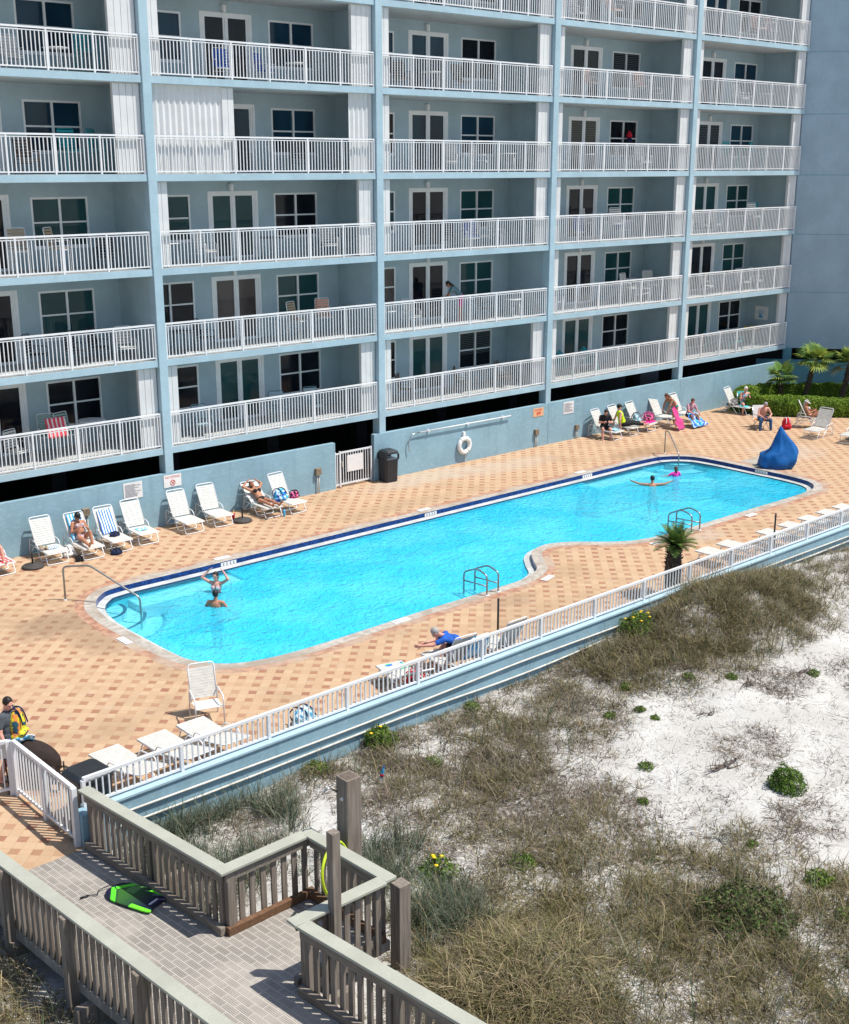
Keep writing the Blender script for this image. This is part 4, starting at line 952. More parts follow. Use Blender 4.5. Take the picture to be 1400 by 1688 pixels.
for i in range(34):
    a = i*2.39996; el = 1.35-1.25*(i/34)**.8+rng.uniform(-.1, .1); L = rng.uniform(.58, .76); p = Vector((.02, 0, 1.40)); d = Vector((math.cos(a)*math.cos(el), math.sin(a)*math.cos(el), math.sin(el))); pts = [p]
    for k in range(10): p = p+d*L/10; d = (d+Vector((0,0,-.055-.05*k*.12))).normalized(); pts.append(p)
    for k in range(1, 11):
        dd = (pts[k]-pts[k-1]).normalized(); s_ = dd.cross(Vector((0,0,1))).normalized(); u_ = s_.cross(dd)
        for sg_ in (-1, 1):
            for h_ in (0, .5):
                b0 = pts[k-1].lerp(pts[k], h_); ln = .17*math.sin(PI*min(1, (k+1.5)/12))+.03; tip = b0+(s_*sg_*.85+dd*.55+u_*.25)*ln; o = len(V); wv = dd*.016
                V += [tuple(b0-wv), tuple(b0+wv), tuple(tip+wv*.3), tuple(tip-wv*.3)]; F += [(o,o+1,o+2,o+3)]; v = rng.uniform(.7, 1.3); cc = (.055*v,.125*v,.025*v) if rng.random() < .75 else (.20*v,.23*v,.04*v); C += [cc]*4
tri_mesh('crown', V, F, C, sg)
def hedge(name, label, path, hgt, wid, seed):
    t_ = thing(name, label, 'hedge', (path[0][0], path[0][1], 0)); P = [Vector((*p, 0)) for p in path]; Q = [Vector((p.x, p.y, 0)) for p in spline(P, 8, False)]
    n_ = 42000; rng = np.random.default_rng(seed); seg = np.array([(a.x, a.y) for a in Q]); ln = np.r_[0, np.cumsum(np.hypot(*np.diff(seg, axis=0).T))]
    s = rng.random(n_)*ln[-1]; x = np.interp(s, ln, seg[:, 0]); y = np.interp(s, ln, seg[:, 1]); tx = np.interp(s+.1, ln, seg[:, 0])-np.interp(s-.1, ln, seg[:, 0]); ty = np.interp(s+.1, ln, seg[:, 1])-np.interp(s-.1, ln, seg[:, 1]); l_ = np.hypot(tx, ty)+1e-6; nx_, ny_ = -ty/l_, tx/l_
    ang = rng.random(n_)*PI; rad = 1-.16*rng.random(n_)**2; lump = 1+.16*(hash_noise(s*3.0, ang*1.2, .9, seed)-.5)+.10*(hash_noise(s*8, ang*3, 1, seed+1)-.5)
    ca = np.sign(np.cos(ang))*np.abs(np.cos(ang))**.55; sa = np.abs(np.sin(ang))**.6
    off = ca*wid/2*rad*lump; z = sa*hgt*rad*lump; c = np.stack([x+nx_*off, y+ny_*off, np.maximum(z, .02)], 1)
    nrm = np.stack([nx_*np.cos(ang), ny_*np.cos(ang), np.sin(ang)], 1)+rng.normal(0, .55, (n_, 3)); nrm /= np.linalg.norm(nrm, axis=1)[:, None]
    a = np.cross(nrm, rng.normal(0, 1, (n_, 3))); a /= np.linalg.norm(a, axis=1)[:, None]; b = np.cross(nrm, a); sz = rng.uniform(.016, .034, (n_, 1))
    v = np.stack([c-a*sz*1.5, c+b*sz*.8, c+a*sz*1.5, c-b*sz*.8], 1).reshape(-1, 3) - np.array([path[0][0], path[0][1], 0]); f = np.arange(n_*4).reshape(-1, 4)
    tone = rng.uniform(.6, 1.35, (n_, 1)); young = (rng.random((n_, 1)) < .45*np.clip(hash_noise(s*2, ang, .8, seed+3), 0, 1)[:, None])
    col = np.where(young, np.array([[.27, .37, .03]]), np.array([[.12, .215, .022]]))*tone
    link('foliage', npmesh('foliage', v, f, M['leaf'], False, np.repeat(col, 4, 0)), t_)
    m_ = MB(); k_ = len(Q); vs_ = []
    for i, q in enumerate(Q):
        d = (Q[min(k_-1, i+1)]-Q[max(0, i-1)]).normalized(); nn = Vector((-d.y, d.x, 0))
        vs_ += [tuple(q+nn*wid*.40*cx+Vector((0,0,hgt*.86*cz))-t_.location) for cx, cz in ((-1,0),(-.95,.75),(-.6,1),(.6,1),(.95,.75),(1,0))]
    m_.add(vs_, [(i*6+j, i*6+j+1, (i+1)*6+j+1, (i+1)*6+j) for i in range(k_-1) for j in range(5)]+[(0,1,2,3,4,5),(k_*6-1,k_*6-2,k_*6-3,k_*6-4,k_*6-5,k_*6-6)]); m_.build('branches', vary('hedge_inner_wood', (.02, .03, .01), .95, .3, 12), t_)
hedge('clipped_hedge', 'clipped green hedge in front of the palms, nearer the deck', [(29.5,-.75),(29.25,-1.7),(29.55,-2.6),(30.4,-3.6),(31.7,-4.9),(33.2,-6.4),(35,-8.2)], .86, .95, 21)
hedge('clipped_hedge', 'clipped green hedge behind the palm trunks against the shaded wall', [(29.9,-.55),(31.2,-.75),(32.6,-1.3),(33.9,-2.4),(35.2,-3.9),(36.5,-5.6)], .92, .85, 22)
struct(fill([[(29.4,-.2),(29.2,-2.4),(31.5,-4.9),(35,-8.4),(39,-8),(35.5,-.2)]], .012, 'planting_bed', M['dirt']))
# ------------------------------------------------------------------ dune vegetation
def inpoly(x, y, poly):
    r = np.zeros(len(x), bool); n_ = len(poly); j = n_-1
    for i in range(n_):
        xi, yi = poly[i]; xj, yj = poly[j]
        c = ((yi > y) != (yj > y)) & (x < (xj-xi)*(y-yi)/(yj-yi+1e-12)+xi); r ^= c; j = i
    return r
def scatter(poly, n_, seed, patch=.9, thr=.35, soft=.35):
    rng = np.random.default_rng(seed); xs_ = [p[0] for p in poly]; ys_ = [p[1] for p in poly]
    x = rng.uniform(min(xs_), max(xs_), n_*4); y = rng.uniform(min(ys_), max(ys_), n_*4)
    jx = x+rng.normal(0, soft, len(x)); jy = y+rng.normal(0, soft, len(x))
    k = inpoly(jx, jy, poly) & (y < FY(x)-.12) & ~((x > -12.95+.055*(-16-y)) & (x < -10.5+.055*(-16-y)) & (y > -40)) & ~((x > -10.7) & (x < -8.9) & (y < -19.7) & (y > -21.75))
    d = hash_noise(x, y, patch, seed+50)*.65+hash_noise(x, y, patch*.35, seed+51)*.35
    k &= rng.random(len(x)) < np.clip((d-thr)/.25, 0, 1)
    return x[k][:n_], y[k][:n_], rng
def grow(polys, seed, hgt, wdt, lean, pal, per=9, spread=.07, flop=.6, thr=.35, patch=.9, seg=3, twig=0.0, soft=.35):
    """tufts of bent blades; returns verts, quads, colours"""
    VS, CS = [], []
    for pi_, (poly, n_) in enumerate(polys):
        x, y, rng = scatter(poly, n_, seed+pi_*7, patch, thr, soft); m = len(x)
        if m == 0: continue
        x = np.repeat(x, per); y = np.repeat(y, per); tuft = np.repeat(rng.random(m), per); N = len(x)
        a = rng.random(N)*2*PI; x = x+np.cos(a)*rng.random(N)*spread; y = y+np.sin(a)*rng.random(N)*spread
        L = hgt*(.45+.8*rng.random(N))*(.6+.8*tuft); ln = np.abs(rng.normal(lean, .3, N)); az = a+rng.normal(0, .7, N)
        z = ground(x, y)-.02; tw = rng.random(N) < twig
        d = np.stack([np.cos(az)*np.sin(ln), np.sin(az)*np.sin(ln), np.cos(ln)], 1)
        d[tw] = np.stack([np.cos(az[tw]), np.sin(az[tw]), rng.uniform(-.05, .35, tw.sum())], 1)
        p = np.stack([x, y, z], 1); W = wdt*(.6+.8*rng.random(N)); rows = []
        sd = np.stack([-np.sin(az+rng.normal(0, .8, N)), np.cos(az), .2*rng.normal(0, 1, N)], 1); sd /= np.linalg.norm(sd, axis=1)[:, None]
        for k in range(seg+1):
            wk_ = (W*(1-k/seg*.85)*.5)[:, None]; rows.append((p-sd*wk_, p+sd*wk_))
            p = p+d*(L/seg)[:, None]; d = d+np.stack([np.cos(az)*.25*flop, np.sin(az)*.25*flop, -.38*flop*np.ones(N)], 1)+rng.normal(0, .08, (N, 3)); d /= np.linalg.norm(d, axis=1)[:, None]
            p[:, 2] = np.maximum(p[:, 2], z+.02)
        v = np.stack([q for r_ in rows for q in r_], 1)
        pal_ = np.array(pal); ci = (rng.random(N)*.45+np.repeat(rng.random(m), per)*.55)*len(pal_); c = pal_[np.clip(ci.astype(int), 0, len(pal_)-1)]*rng.uniform(.35, 1.2, (N, 1))
        VS.append(v.reshape(-1, 3)); CS.append(np.repeat(c, 2*(seg+1), 0))
    v = np.concatenate(VS); c = np.concatenate(CS); nbl = len(v)//(2*(seg+1)); b = np.arange(nbl)[:, None, None]*2*(seg+1)
    f = (b+np.array([[2*k, 2*k+1, 2*k+3, 2*k+2] for k in range(seg)])[None]).reshape(-1, 4)
    return v, f, c
BROWN = [(.20,.15,.115),(.25,.195,.15),(.16,.125,.10),(.30,.235,.18),(.22,.175,.10),(.17,.16,.07),(.40,.33,.25)]
OLIVE = [(.215,.18,.07),(.27,.215,.10),(.17,.16,.05),(.30,.24,.14),(.13,.14,.05),(.40,.33,.21),(.21,.155,.10)]
BLUEG = [(.13,.18,.125),(.17,.22,.165),(.10,.145,.09),(.22,.24,.17),(.28,.245,.16),(.11,.17,.08)]
STRAW = [(.36,.29,.16),(.28,.235,.115),(.44,.36,.21),(.20,.19,.08),(.32,.24,.14),(.17,.15,.10)]
P_brown = [(-7.2,-15.6),(-4.3,-15.4),(-1.1,-15.4),(2.4,-15.5),(2.0,-16.7),(.2,-17.8),(-1.9,-19.0),(-3.4,-19.5),(-5.7,-18.6),(-6.1,-16.6)]
P_mound = [(2.2,-15.6),(6,-15.3),(9.3,-15.4),(9.6,-16.8),(7.6,-18.2),(4.8,-18.9),(2.2,-18.0),(1.1,-16.9)]
P_right = [(9.3,-15.4),(20,-15.2),(22,-19),(12,-19),(8.5,-17.9)]
P_right2 = [(7,-18.5),(14,-18),(20,-24),(3,-24),(4.5,-21.5)]
P_mid = [(-6.5,-17.4),(-2.65,-19.2),(-1.9,-20.6),(-3.3,-22.0),(-7.2,-20.1)]
P_low = [(-7.2,-20.3),(-5.0,-20.9),(-3.1,-21.9),(-1.6,-23.4),(-1.9,-25),(-2.5,-27.5),(-6,-29),(-10.2,-24),(-9.4,-22.6)]
P_left = [(-10.3,-15.7),(-9.1,-15.7),(-7.0,-16.2),(-7.4,-17.3),(-9.0,-18.2),(-10.2,-18.9)]
P_bg1 = [(-7.5,-18.4),(-6.5,-19.2),(-7.2,-20.2),(-8.5,-19.9),(-8.6,-18.9)]
P_bg2 = [(-7.9,-20.5),(-6.7,-20.7),(-7.2,-21.9),(-8.5,-21.8)]
P_straw = [(-8.9,-22.2),(-7.3,-22.0),(-6.7,-23.3),(-7.6,-24.6),(-9.3,-23.6)]
P_bl = [(-12.95,-15.9),(-12.8,-23),(-14.8,-23),(-15.2,-15.9)]
P_sand = [(1.0,-17.0),(2.8,-17.2),(7.5,-19.8),(-.2,-24.4),(-2.8,-22),(-3.0,-20.2),(-1.4,-18.6)]
P_all = [(-10,-15.7),(22,-15.2),(22,-28),(-9.5,-28)]
pal = lambda *a: sum(a, [])
def stuff(name, parts):
    V = []; F = []; C = []; o = 0
    for v, f, c in parts: V.append(v); F.append(f+o); C.append(c); o += len(v)
    ob = link(name, npmesh(name, np.concatenate(V), np.concatenate(F), M['leaf'], False, np.concatenate(C))); ob['kind'] = 'stuff'; return ob
GREY = [(.30,.255,.22),(.22,.18,.155),(.37,.32,.27),(.17,.135,.115)]
stuff('dune_grass', [
    grow([(P_brown, 3000), (P_mid, 1250), (P_right, 1700)], 100, .27, .014, .9, BROWN+GREY, 8, .14, .8, .38, .45, twig=.4, soft=.55),
    grow([(P_brown, 2000), (P_mid, 1700), (P_right, 900), (P_low, 2200)], 150, .13, .012, 1.15, GREY+BROWN, 8, .14, .8, .25, 1.2, twig=.55),
    grow([(P_all, 1100), (P_right2, 1000)], 200, .15, .013, 1.1, BROWN+GREY, 8, .13, .8, .40, .9, twig=.5, soft=.1),
    grow([(P_brown, 900), (P_mound, 3600), (P_right, 1200), (P_low, 4300), (P_mid, 350)], 300, .33, .014, .7, OLIVE, 8, .11, .75, .38, .45, twig=.15, soft=.5),
    grow([(P_low, 3200), (P_bl, 1900), (P_mound, 1500)], 400, .24, .014, 1.0, BROWN+OLIVE, 8, .12, .85, .30, .6, twig=.4),
    grow([(P_mound, 1500), (P_bl, 700), (P_low, 1300)], 450, .34, .014, .8, BROWN+STRAW+GREY, 8, .11, .85, .18, .6, twig=.25),
    grow([(P_left, 560), (P_bg1, 230), (P_bg2, 260)], 500, .50, .015, .42, BLUEG, 8, .10, .6, .36, .5, soft=.15),
    grow([(P_left, 900)], 520, .22, .013, .95, BROWN+GREY, 8, .12, .8, .30, .6, twig=.4),
    grow([(P_straw, 480), (P_bl, 420)], 600, .52, .015, .65, STRAW, 8, .08, .9, .28, .6, seg=5, soft=.15),
    grow([(P_low, 420), (P_mound, 260), (P_bl, 160), (P_right, 160), (P_brown, 120)], 700, .74, .012, .30, BLUEG+STRAW, 4, .05, .5, .35, 1.0, seg=4),
])
# litter of dry stalks and leaf bits lying on the bare sand
stuff('plant_litter', [grow([([(-9,-16),(18,-15.5),(18,-26),(-8,-27)], 8500)], 800, .13, .012, 1.35, BROWN, 2, .25, .2, .35, 1.6, seg=2, twig=1.0, soft=.1), grow([(P_sand, 1500)], 810, .11, .014, 1.35, GREY+BROWN, 2, .2, .2, .30, .5, seg=2, twig=1.0, soft=.1),
    grow([([(3.2,-19.0),(4.6,-18.9),(4.9,-20.0),(3.4,-20.3)], 260), ([(.2,-20.6),(1.7,-20.2),(2.0,-21.2),(.3,-21.7)], 200), ([(4.8,-20.4),(6.6,-19.6),(6.6,-21),(4.6,-21.6)], 200), ([(-1.5,-22.6),(.1,-22.8),(-.6,-23.9),(-2,-23.4)], 260)], 890, .2, .013, 1.0, GREY+BROWN, 8, .13, .8, .30, .6, twig=.4, soft=.25),
    grow([(P_sand, 900), (P_right2, 900), (P_mid, 500)], 850, .18, .013, 1.2, GREY+BROWN, 6, .12, .5, (.46), .5, seg=3, twig=.6, soft=.1),
    grow([(P_sand, 120), (P_right2, 60)], 870, .38, .010, .7, GREY+BROWN, 6, .10, .4, .45, .4, seg=3, twig=.3, soft=.1)])
def bush(name, label, cat, x, y, r, h, seed, n_, cols, flowers=0, leaf=.03, twigs=14, group=None):
    z = float(ground(x, y)); t_ = thing(name, label, cat, (x, y, z), 0, group); rng = np.random.default_rng(seed)
    m_ = MB(); tips = []
    for i in range(twigs):
        a = rng.uniform(0, 2*PI); q = rng.uniform(.3, 1)*r; hh = h*rng.uniform(.45, .95)*math.sqrt(max(.1, 1-(q/r)**2*.7)); e = Vector((math.cos(a)*q, math.sin(a)*q, hh)); m_.tube([(0, 0, -.03), e*.5+Vector((0, 0, .05)), e], [.010, .007, .003], 4); tips.append(e)
    m_.build('stem', M['stem'], t_)
    u = rng.normal(0, 1, (n_, 3)); u[:, 2] = np.abs(u[:, 2]); u /= np.linalg.norm(u, axis=1)[:, None]; ra = (.55+.45*rng.random(n_)**.5)[:, None]
    lump = (.75+.5*hash_noise(u[:, 0]*5+7, u[:, 1]*5+9, 1.0, seed))[:, None]; c = u*ra*lump*np.array([[r, r, h]])
    keep = rng.random(n_) < .35+.9*hash_noise(u[:, 0]*6+3, u[:, 1]*6+u[:, 2]*4, 1.0, seed+9); c = c[keep]; k = len(c); nrm = u[keep]+rng.normal(0, .6, (k, 3)); nrm /= np.linalg.norm(nrm, axis=1)[:, None]
    a = np.cross(nrm, rng.normal(0, 1, (k, 3))); a /= np.linalg.norm(a, axis=1)[:, None]; b = np.cross(nrm, a); sz = rng.uniform(.6, 1.2, (k, 1))*leaf
    v = np.stack([c-a*sz, c+b*sz*.45, c+a*sz, c-b*sz*.45], 1).reshape(-1, 3); pc = np.array(cols); cc = pc[rng.integers(0, len(pc), k)]*rng.uniform(.7, 1.35, (k, 1))
    link('leaves', npmesh('leaves', v, np.arange(k*4).reshape(-1, 4), M['leaf'], False, np.repeat(cc, 4, 0)), t_)
    for i in range(flowers):
        a = rng.uniform(0, 2*PI); q = rng.uniform(.1, .95)*r; p = Vector((math.cos(a)*q, math.sin(a)*q, h*(1.0-.3*(q/r)**2)+.03)); m_ = MB().lathe([(.008, -.01), (.045, 0), (.012, .014)], 8, p); m_.build('flower', M['petal'], t_)
    return t_
GREEN = [(.09,.17,.02),(.13,.21,.03),(.06,.12,.02),(.17,.22,.04)]; DULL = [(.09,.11,.035),(.11,.13,.05),(.13,.105,.06),(.075,.095,.03)]
for i, (x, y, r, h, n_, fl, lb) in enumerate([(3.55,-15.95,.52,.42,2600,7,'yellow flowered plant against the blue dune wall below the mound of grass'), (-4.5,-15.95,.36,.34,1600,2,'bright green plant with two yellow flowers at the foot of the dune wall'), (-6.75,-20.15,.36,.28,1000,4,'yellow flowered plant beside the shower corner of the walkway')]):
    bush('flowering_plant', lb, 'plant', x, y, r, h, 40+i, n_, GREEN, fl, .035, group='yellow flowered dune plants')
bush('dune_shrub', 'round dense dark green shrub alone on the white sand', 'shrub', -.07, -22.42, .34, .42, 50, 3000, GREEN[:3], 0, .03)
bush('dune_shrub', 'large low sprawling shrub in the dry grass near the picture bottom', 'shrub', -4.1, -24.3, .82, .42, 51, 5200, [(.055,.105,.018),(.08,.13,.03)]+DULL+DULL, 0, .035, 60)
bush('dune_shrub', 'small yellow green shrub at the right edge of the sand below the round shrub', 'shrub', -2.45, -24.55, .26, .22, 52, 900, GREEN, 0, .03)
sm = [(-6.15,-15.98,.26,'bright green sprig at the foot of the dune wall left of the two flower plant'),(-4.28,-17.31,.22,'bright green sprig in brown twigs above the blue bottle'),(5.07,-19.82,.17,'green sprig farthest right on the white sand'),(3.29,-18.85,.15,'right one of two green sprigs side by side on the upper sand'),(2.51,-18.26,.15,'left one of two green sprigs side by side on the upper sand'),
      (-1.23,-20.07,.17,'flat green sprig on bare sand above the round shrub'),(.69,-18.36,.13,'green sprig on the left part of the bare sand'),(.09,-18.03,.16,'green sprig at the left border of the bare sand below the brown twigs'),(-2.16,-23.11,.12,'tiny sprig on a white sand gap below the round shrub'),(-3.0,-25.35,.2,'low green sprig at the lower right edge of the picture'),
      (.63,-18.82,.11,'smallest green sprig on the left part of the bare sand'),(-1.99,-15.98,.2,'green sprig by the dune wall below the grey haired man'),(-2.25,-20.82,.12,'green sprig in sparse twigs left of the round shrub'),(-7.85,-22.25,.26,'bright green tuft near the foot of the stout corner post'),(1.3,-17.5,.17,'green sprig in the brown twigs below the yellow flowers'),(-5.5,-20.9,.24,'green leafy patch in the grass right of the shower corner')]
for i, (x, y, r, lb) in enumerate(sm): bush('green_sprig', lb, 'plant', x, y, r, r*.75, 70+i, int(2600*r), GREEN, 0, .026, 8, 'green sprigs on the dune')
def driftwood(label, x, y, L, seed, n_=7):
    rng = random.Random(seed); z = float(ground(x, y)); m_ = MB(); a0 = rng.uniform(-.3, .3)
    for i in range(n_):
        a = a0+rng.choice((0, PI))+rng.uniform(-.5, .5); l = L*rng.uniform(.4, 1); s0 = Vector((rng.uniform(-.15, .15)*L, rng.uniform(-.1, .1), .03)); pts = [s0]
        d = Vector((math.cos(a), math.sin(a)*.6, rng.uniform(0, .3)))
        for k in range(5): pts.append(pts[-1]+d*l/5+Vector((rng.uniform(-.02, .02), rng.uniform(-.03, .03), rng.uniform(-.03, .02))))
        m_.tube(pts, [.016, .013, .011, .009, .006, .003], 5)
        for k in (2, 3): m_.tube([pts[k], pts[k]+Vector((rng.uniform(-.12, .12), rng.uniform(-.12, .12), .12))], [.007, .002], 4)
    o_ = m_.build('dead_branch', M['stem'], None, (x, y, z)); tag(o_, label, 'branch', 'dead branches on the sand')
driftwood('dead branch heap with dark twigs just above the round shrub', -.3, -21.2, .62, 3, 12); driftwood('thin forked dead branch on the open sand', 1.64, -19.39, .36, 4, 5)
driftwood('upright dead twigs on the upper right sand', 3.3, -19.3, .5, 5, 7); driftwood('dead twigs at the top of the bare sand below the grass mound', 2.56, -17.9, .34, 6, 6); driftwood('dead branch at the right picture edge on the sand', 4.9, -19.6, .5, 8, 6)
bt = thing('plastic_bottle', 'blue plastic bottle standing in the dry dune grass', 'bottle', (-5.5,-17.18, float(ground(-5.5,-17.18))+.12), (.2, .1, 0))
MB().lathe([(.03, 0), (.036, .01), (.036, .13), (.03, .15), (.034, .17), (.013, .22), (.013, .24)], 14).build('body', M['skyblue'], bt); MB().lathe([(.0365, .04), (.0365, .10)], 14).build('paper_band', M['red'], bt); MB().lathe([(.016, .235), (.016, .26)], 10).build('cap', M['blue'], bt)

# ------------------------------------------------------------------ people
def remesh(mb, name, mat, parent, vox, it=3):
    me = mb.mesh('tmp', mat); o = bpy.data.objects.new('tmp', me); COL.objects.link(o)
    r_ = o.modifiers.new('r', 'REMESH'); r_.mode = 'VOXEL'; r_.voxel_size = vox; r_.use_smooth_shade = True
    s_ = o.modifiers.new('s', 'SMOOTH'); s_.iterations = it; s_.factor = .5
    dg = bpy.context.evaluated_depsgraph_get(); out = bpy.data.meshes.new_from_object(o.evaluated_get(dg)); out.name = name
    bpy.data.objects.remove(o); bpy.data.meshes.remove(me)
    out.materials.clear(); out.materials.append(mat); return link(name, out, parent)
V3 = Vector
def person(label, loc, rot, pose, skin, hair, clothes=(), size=1.0, fem=False, heavy=1.0, hat=None, group=None):
    """loc is the pelvis; local +X is the way the person faces. pose gives directions for each limb in local axes"""
    t_ = thing('person', label, 'person', loc, rot, group); s = size; g_ = lambda k, d: V3(pose.get(k, d)).normalized()
    up = g_('up', (0,0,1)); lt = V3(pose.get('left', (0,1,0))).normalized(); ft = lt.cross(up).normalized(); lt = up.cross(ft).normalized()
    pe = V3((0,0,0)); up2 = V3(pose['up2']).normalized() if 'up2' in pose else up; ft2 = lt.cross(up2).normalized()
    w_ = .93 if fem else 1.0; b = MB(); J = {}
    wa = pe+up*.20*s; ch = wa+up2*.17*s; nk = ch+up2*.15*s; J.update(pe=pe, wa=wa, ch=ch, nk=nk)
    tor = {'pelvis': (pe+up*.03*s, lt*.168*s*heavy*(1.03 if fem else .98), ft*.118*s*heavy, up*.135*s), 'belly': (wa, lt*.145*s*heavy*w_, ft*.105*s*heavy, up*.16*s), 'chest': (ch, lt*.170*s*w_*heavy**.5, ft*.112*s*heavy**.5, up2*.175*s)}
    for k in tor: b.ell(tor[k][0], tor[k][1:])
    if fem:
        for q in (-1, 1): b.sph(ch+ft*.085*s+lt*q*.075*s-up2*.01*s, .062*s)
    sh = .185*s*w_; b.cap(ch+up2*.105*s-lt*sh*.8, .058*s, ch+up2*.105*s+lt*sh*.8, .058*s); b.cap(nk-up2*.03*s, .062*s, nk+up2*.07*s, .050*s)
    hf = V3(pose.get('look', ft2)).normalized(); hl = up2.cross(hf); hl = (hl if hl.length > .2 else lt).normalized(); hu = hf.cross(hl).normalized()
    hc = nk+up2*.075*s+hu*.095*s+hf*.02*s; J['hc'] = hc
    b.ell(hc+hu*.02*s, (hf*.094*s, hl*.076*s, hu*.105*s)); b.ell(hc+hf*.028*s-hu*.055*s, (hf*.062*s, hl*.056*s, hu*.060*s))
    b.cap(hc+hf*.088*s+hu*.008*s, .012*s, hc+hf*.108*s-hu*.022*s, .017*s, 8); b.cap(hc+hf*.084*s+hu*.035*s-hl*.035*s, .013*s, hc+hf*.084*s+hu*.035*s+hl*.035*s, .013*s, 8)
    for q in (-1, 1): b.ell(hc+hl*q*.078*s-hf*.005*s, (hf*.020*s, hl*.010*s, hu*.032*s), 8, 6)
    L_ = {}
    for q, sd in ((1, 'L'), (-1, 'R')):
        hp = pe+lt*q*.092*s*heavy**.5; th = g_('th'+sd, (0,0,-1)); sn = g_('sn'+sd, (0,0,-1)); kn = hp+th*.42*s; an = kn+sn*.41*s; fo = V3(pose.get('fo'+sd, ft)).normalized()
        b.cap(hp, .088*s*heavy, kn, .056*s); b.cap(kn, .056*s, kn+sn*.15*s, .055*s*heavy**.5); b.cap(kn+sn*.15*s, .055*s*heavy**.5, an, .036*s)
        hl_ = an-fo*.04*s+sn*.035*s; b.cap(hl_, .036*s, an+fo*.12*s+sn*.05*s, .034*s, 8); b.cap(an+fo*.10*s+sn*.05*s, .034*s, an+fo*.175*s+sn*.052*s, .026*s, 8)
        sp = ch+up2*.105*s+lt*q*sh; ua = g_('ua'+sd, (0,q*.25,-1)); fa_ = g_('fa'+sd, tuple(ua)); el = sp+ua*.285*s; wr = el+fa_*.25*s
        b.cap(sp, .054*s*heavy**.5, el, .041*s); b.cap(el, .042*s, wr, .027*s); hd = V3(pose.get('ha'+sd, fa_)).normalized()
        pn = V3(pose.get('pn'+sd, (0, -q, 0))); pn = pn-hd*pn.dot(hd); pn = (pn if pn.length > .1 else hd.orthogonal()).normalized(); sv = hd.cross(pn).normalized()*q
        b.ell(wr+hd*.045*s, (hd*.055*s, sv*.040*s, pn*.017*s), 10, 7)
        for fi, (o_, fl) in enumerate(((.030,.072),(.010,.082),(-.011,.076),(-.030,.060))):
            r0 = wr+hd*.082*s+sv*o_*s; m1 = r0+(hd+pn*.28+sv*o_*2).normalized()*fl*.55*s; m2 = m1+(hd*.8+pn*.75).normalized()*fl*.5*s
            b.cap(r0, .0098*s, m1, .0092*s, 8); b.cap(m1, .0092*s, m2, .0078*s, 8)
        tb = wr+hd*.03*s+sv*.036*s; t1 = tb+(hd*.6+sv*.75+pn*.2).normalized()*.042*s; b.cap(tb, .013*s, t1, .011*s, 8); b.cap(t1, .011*s, t1+(hd*.9+sv*.25+pn*.35).normalized()*.032*s, .009*s, 8)
        L_[sd] = dict(hp=hp, kn=kn, an=an, sp=sp, el=el, wr=wr, sn=sn, th=th, fo=fo, hd=hd, pn=pn)
    J.update(L_); t_body = remesh(b, 'body', M[skin], t_, .0085*s)
    for q in (-1, 1): MB().sph(hc+hf*.090*s+hl*q*.031*s+hu*.016*s, .0115*s, 8, 6).build('eye', M['hair_black'], t_)
    MB().ell(hc+hf*.088*s-hu*.058*s, (hf*.008*s, hl*.024*s, hu*.008*s), 8, 6).build('lips', M['mauve'], t_)
    inf = lambda k, f, dz=0: (tor[k][0]+up*dz*s, tor[k][1]*f, tor[k][2]*f, tor[k][3]*f)
    for c in clothes:
        kd, mt = c[0], c[1]; m_ = MB()
        if kd in ('shirt', 'tank'):
            for k in ('belly', 'chest'): q_ = inf(k, 1.10); m_.ell(q_[0], q_[1:])
            q_ = inf('pelvis', 1.08, .05); m_.ell(q_[0], q_[1:]); m_.cap(ch+up2*.105*s-lt*sh*.8, .068*s, ch+up2*.105*s+lt*sh*.8, .068*s)
            if kd == 'shirt':
                for sd in 'LR': m_.cap(L_[sd]['sp'], .070*s*heavy**.5, L_[sd]['sp'].lerp(L_[sd]['el'], .62), .060*s)
        elif kd in ('shorts', 'trousers'):
            q_ = inf('pelvis', 1.09); m_.ell(q_[0], q_[1:])
            for sd in 'LR':
                D = L_[sd]
                if kd == 'shorts': m_.cap(D['hp'], .104*s*heavy, D['hp'].lerp(D['kn'], .68), .088*s*heavy)
                else: m_.cap(D['hp'], .104*s*heavy, D['kn'], .075*s); m_.cap(D['kn'], .075*s, D['kn'].lerp(D['an'], .92), .060*s)
        elif kd == 'swimsuit':
            for k in ('belly', 'pelvis'): q_ = inf(k, 1.07); m_.ell(q_[0], q_[1:])
            m_.ell(ch-up2*.03*s, (lt*.176*s, ft2*.124*s, up2*.115*s))
            for q in (-1, 1): m_.sph(ch+ft2*.085*s+lt*q*.075*s, .072*s); m_.cap(ch+lt*q*.10*s+ft2*.09*s, .016*s, ch+up2*.15*s+lt*q*.11*s, .016*s); m_.cap(ch+up2*.15*s+lt*q*.11*s, .016*s, ch+lt*q*.09*s-ft2*.10*s, .016*s)
        elif kd == 'bikini_top':
            m_.ell(ch-up2*.02*s, (lt*.176*s*w_, ft2*.116*s, up2*.050*s))
            for q in (-1, 1): m_.sph(ch+ft2*.085*s+lt*q*.075*s-up2*.012*s, .073*s)
        elif kd == 'bikini_bottom': q_ = inf('pelvis', 1.07); m_.ell(q_[0]-up*.01*s, (q_[1], q_[2], q_[3]*.82))
        if m_.v: remesh(m_, kd, M[mt], t_, .013*s, 2)
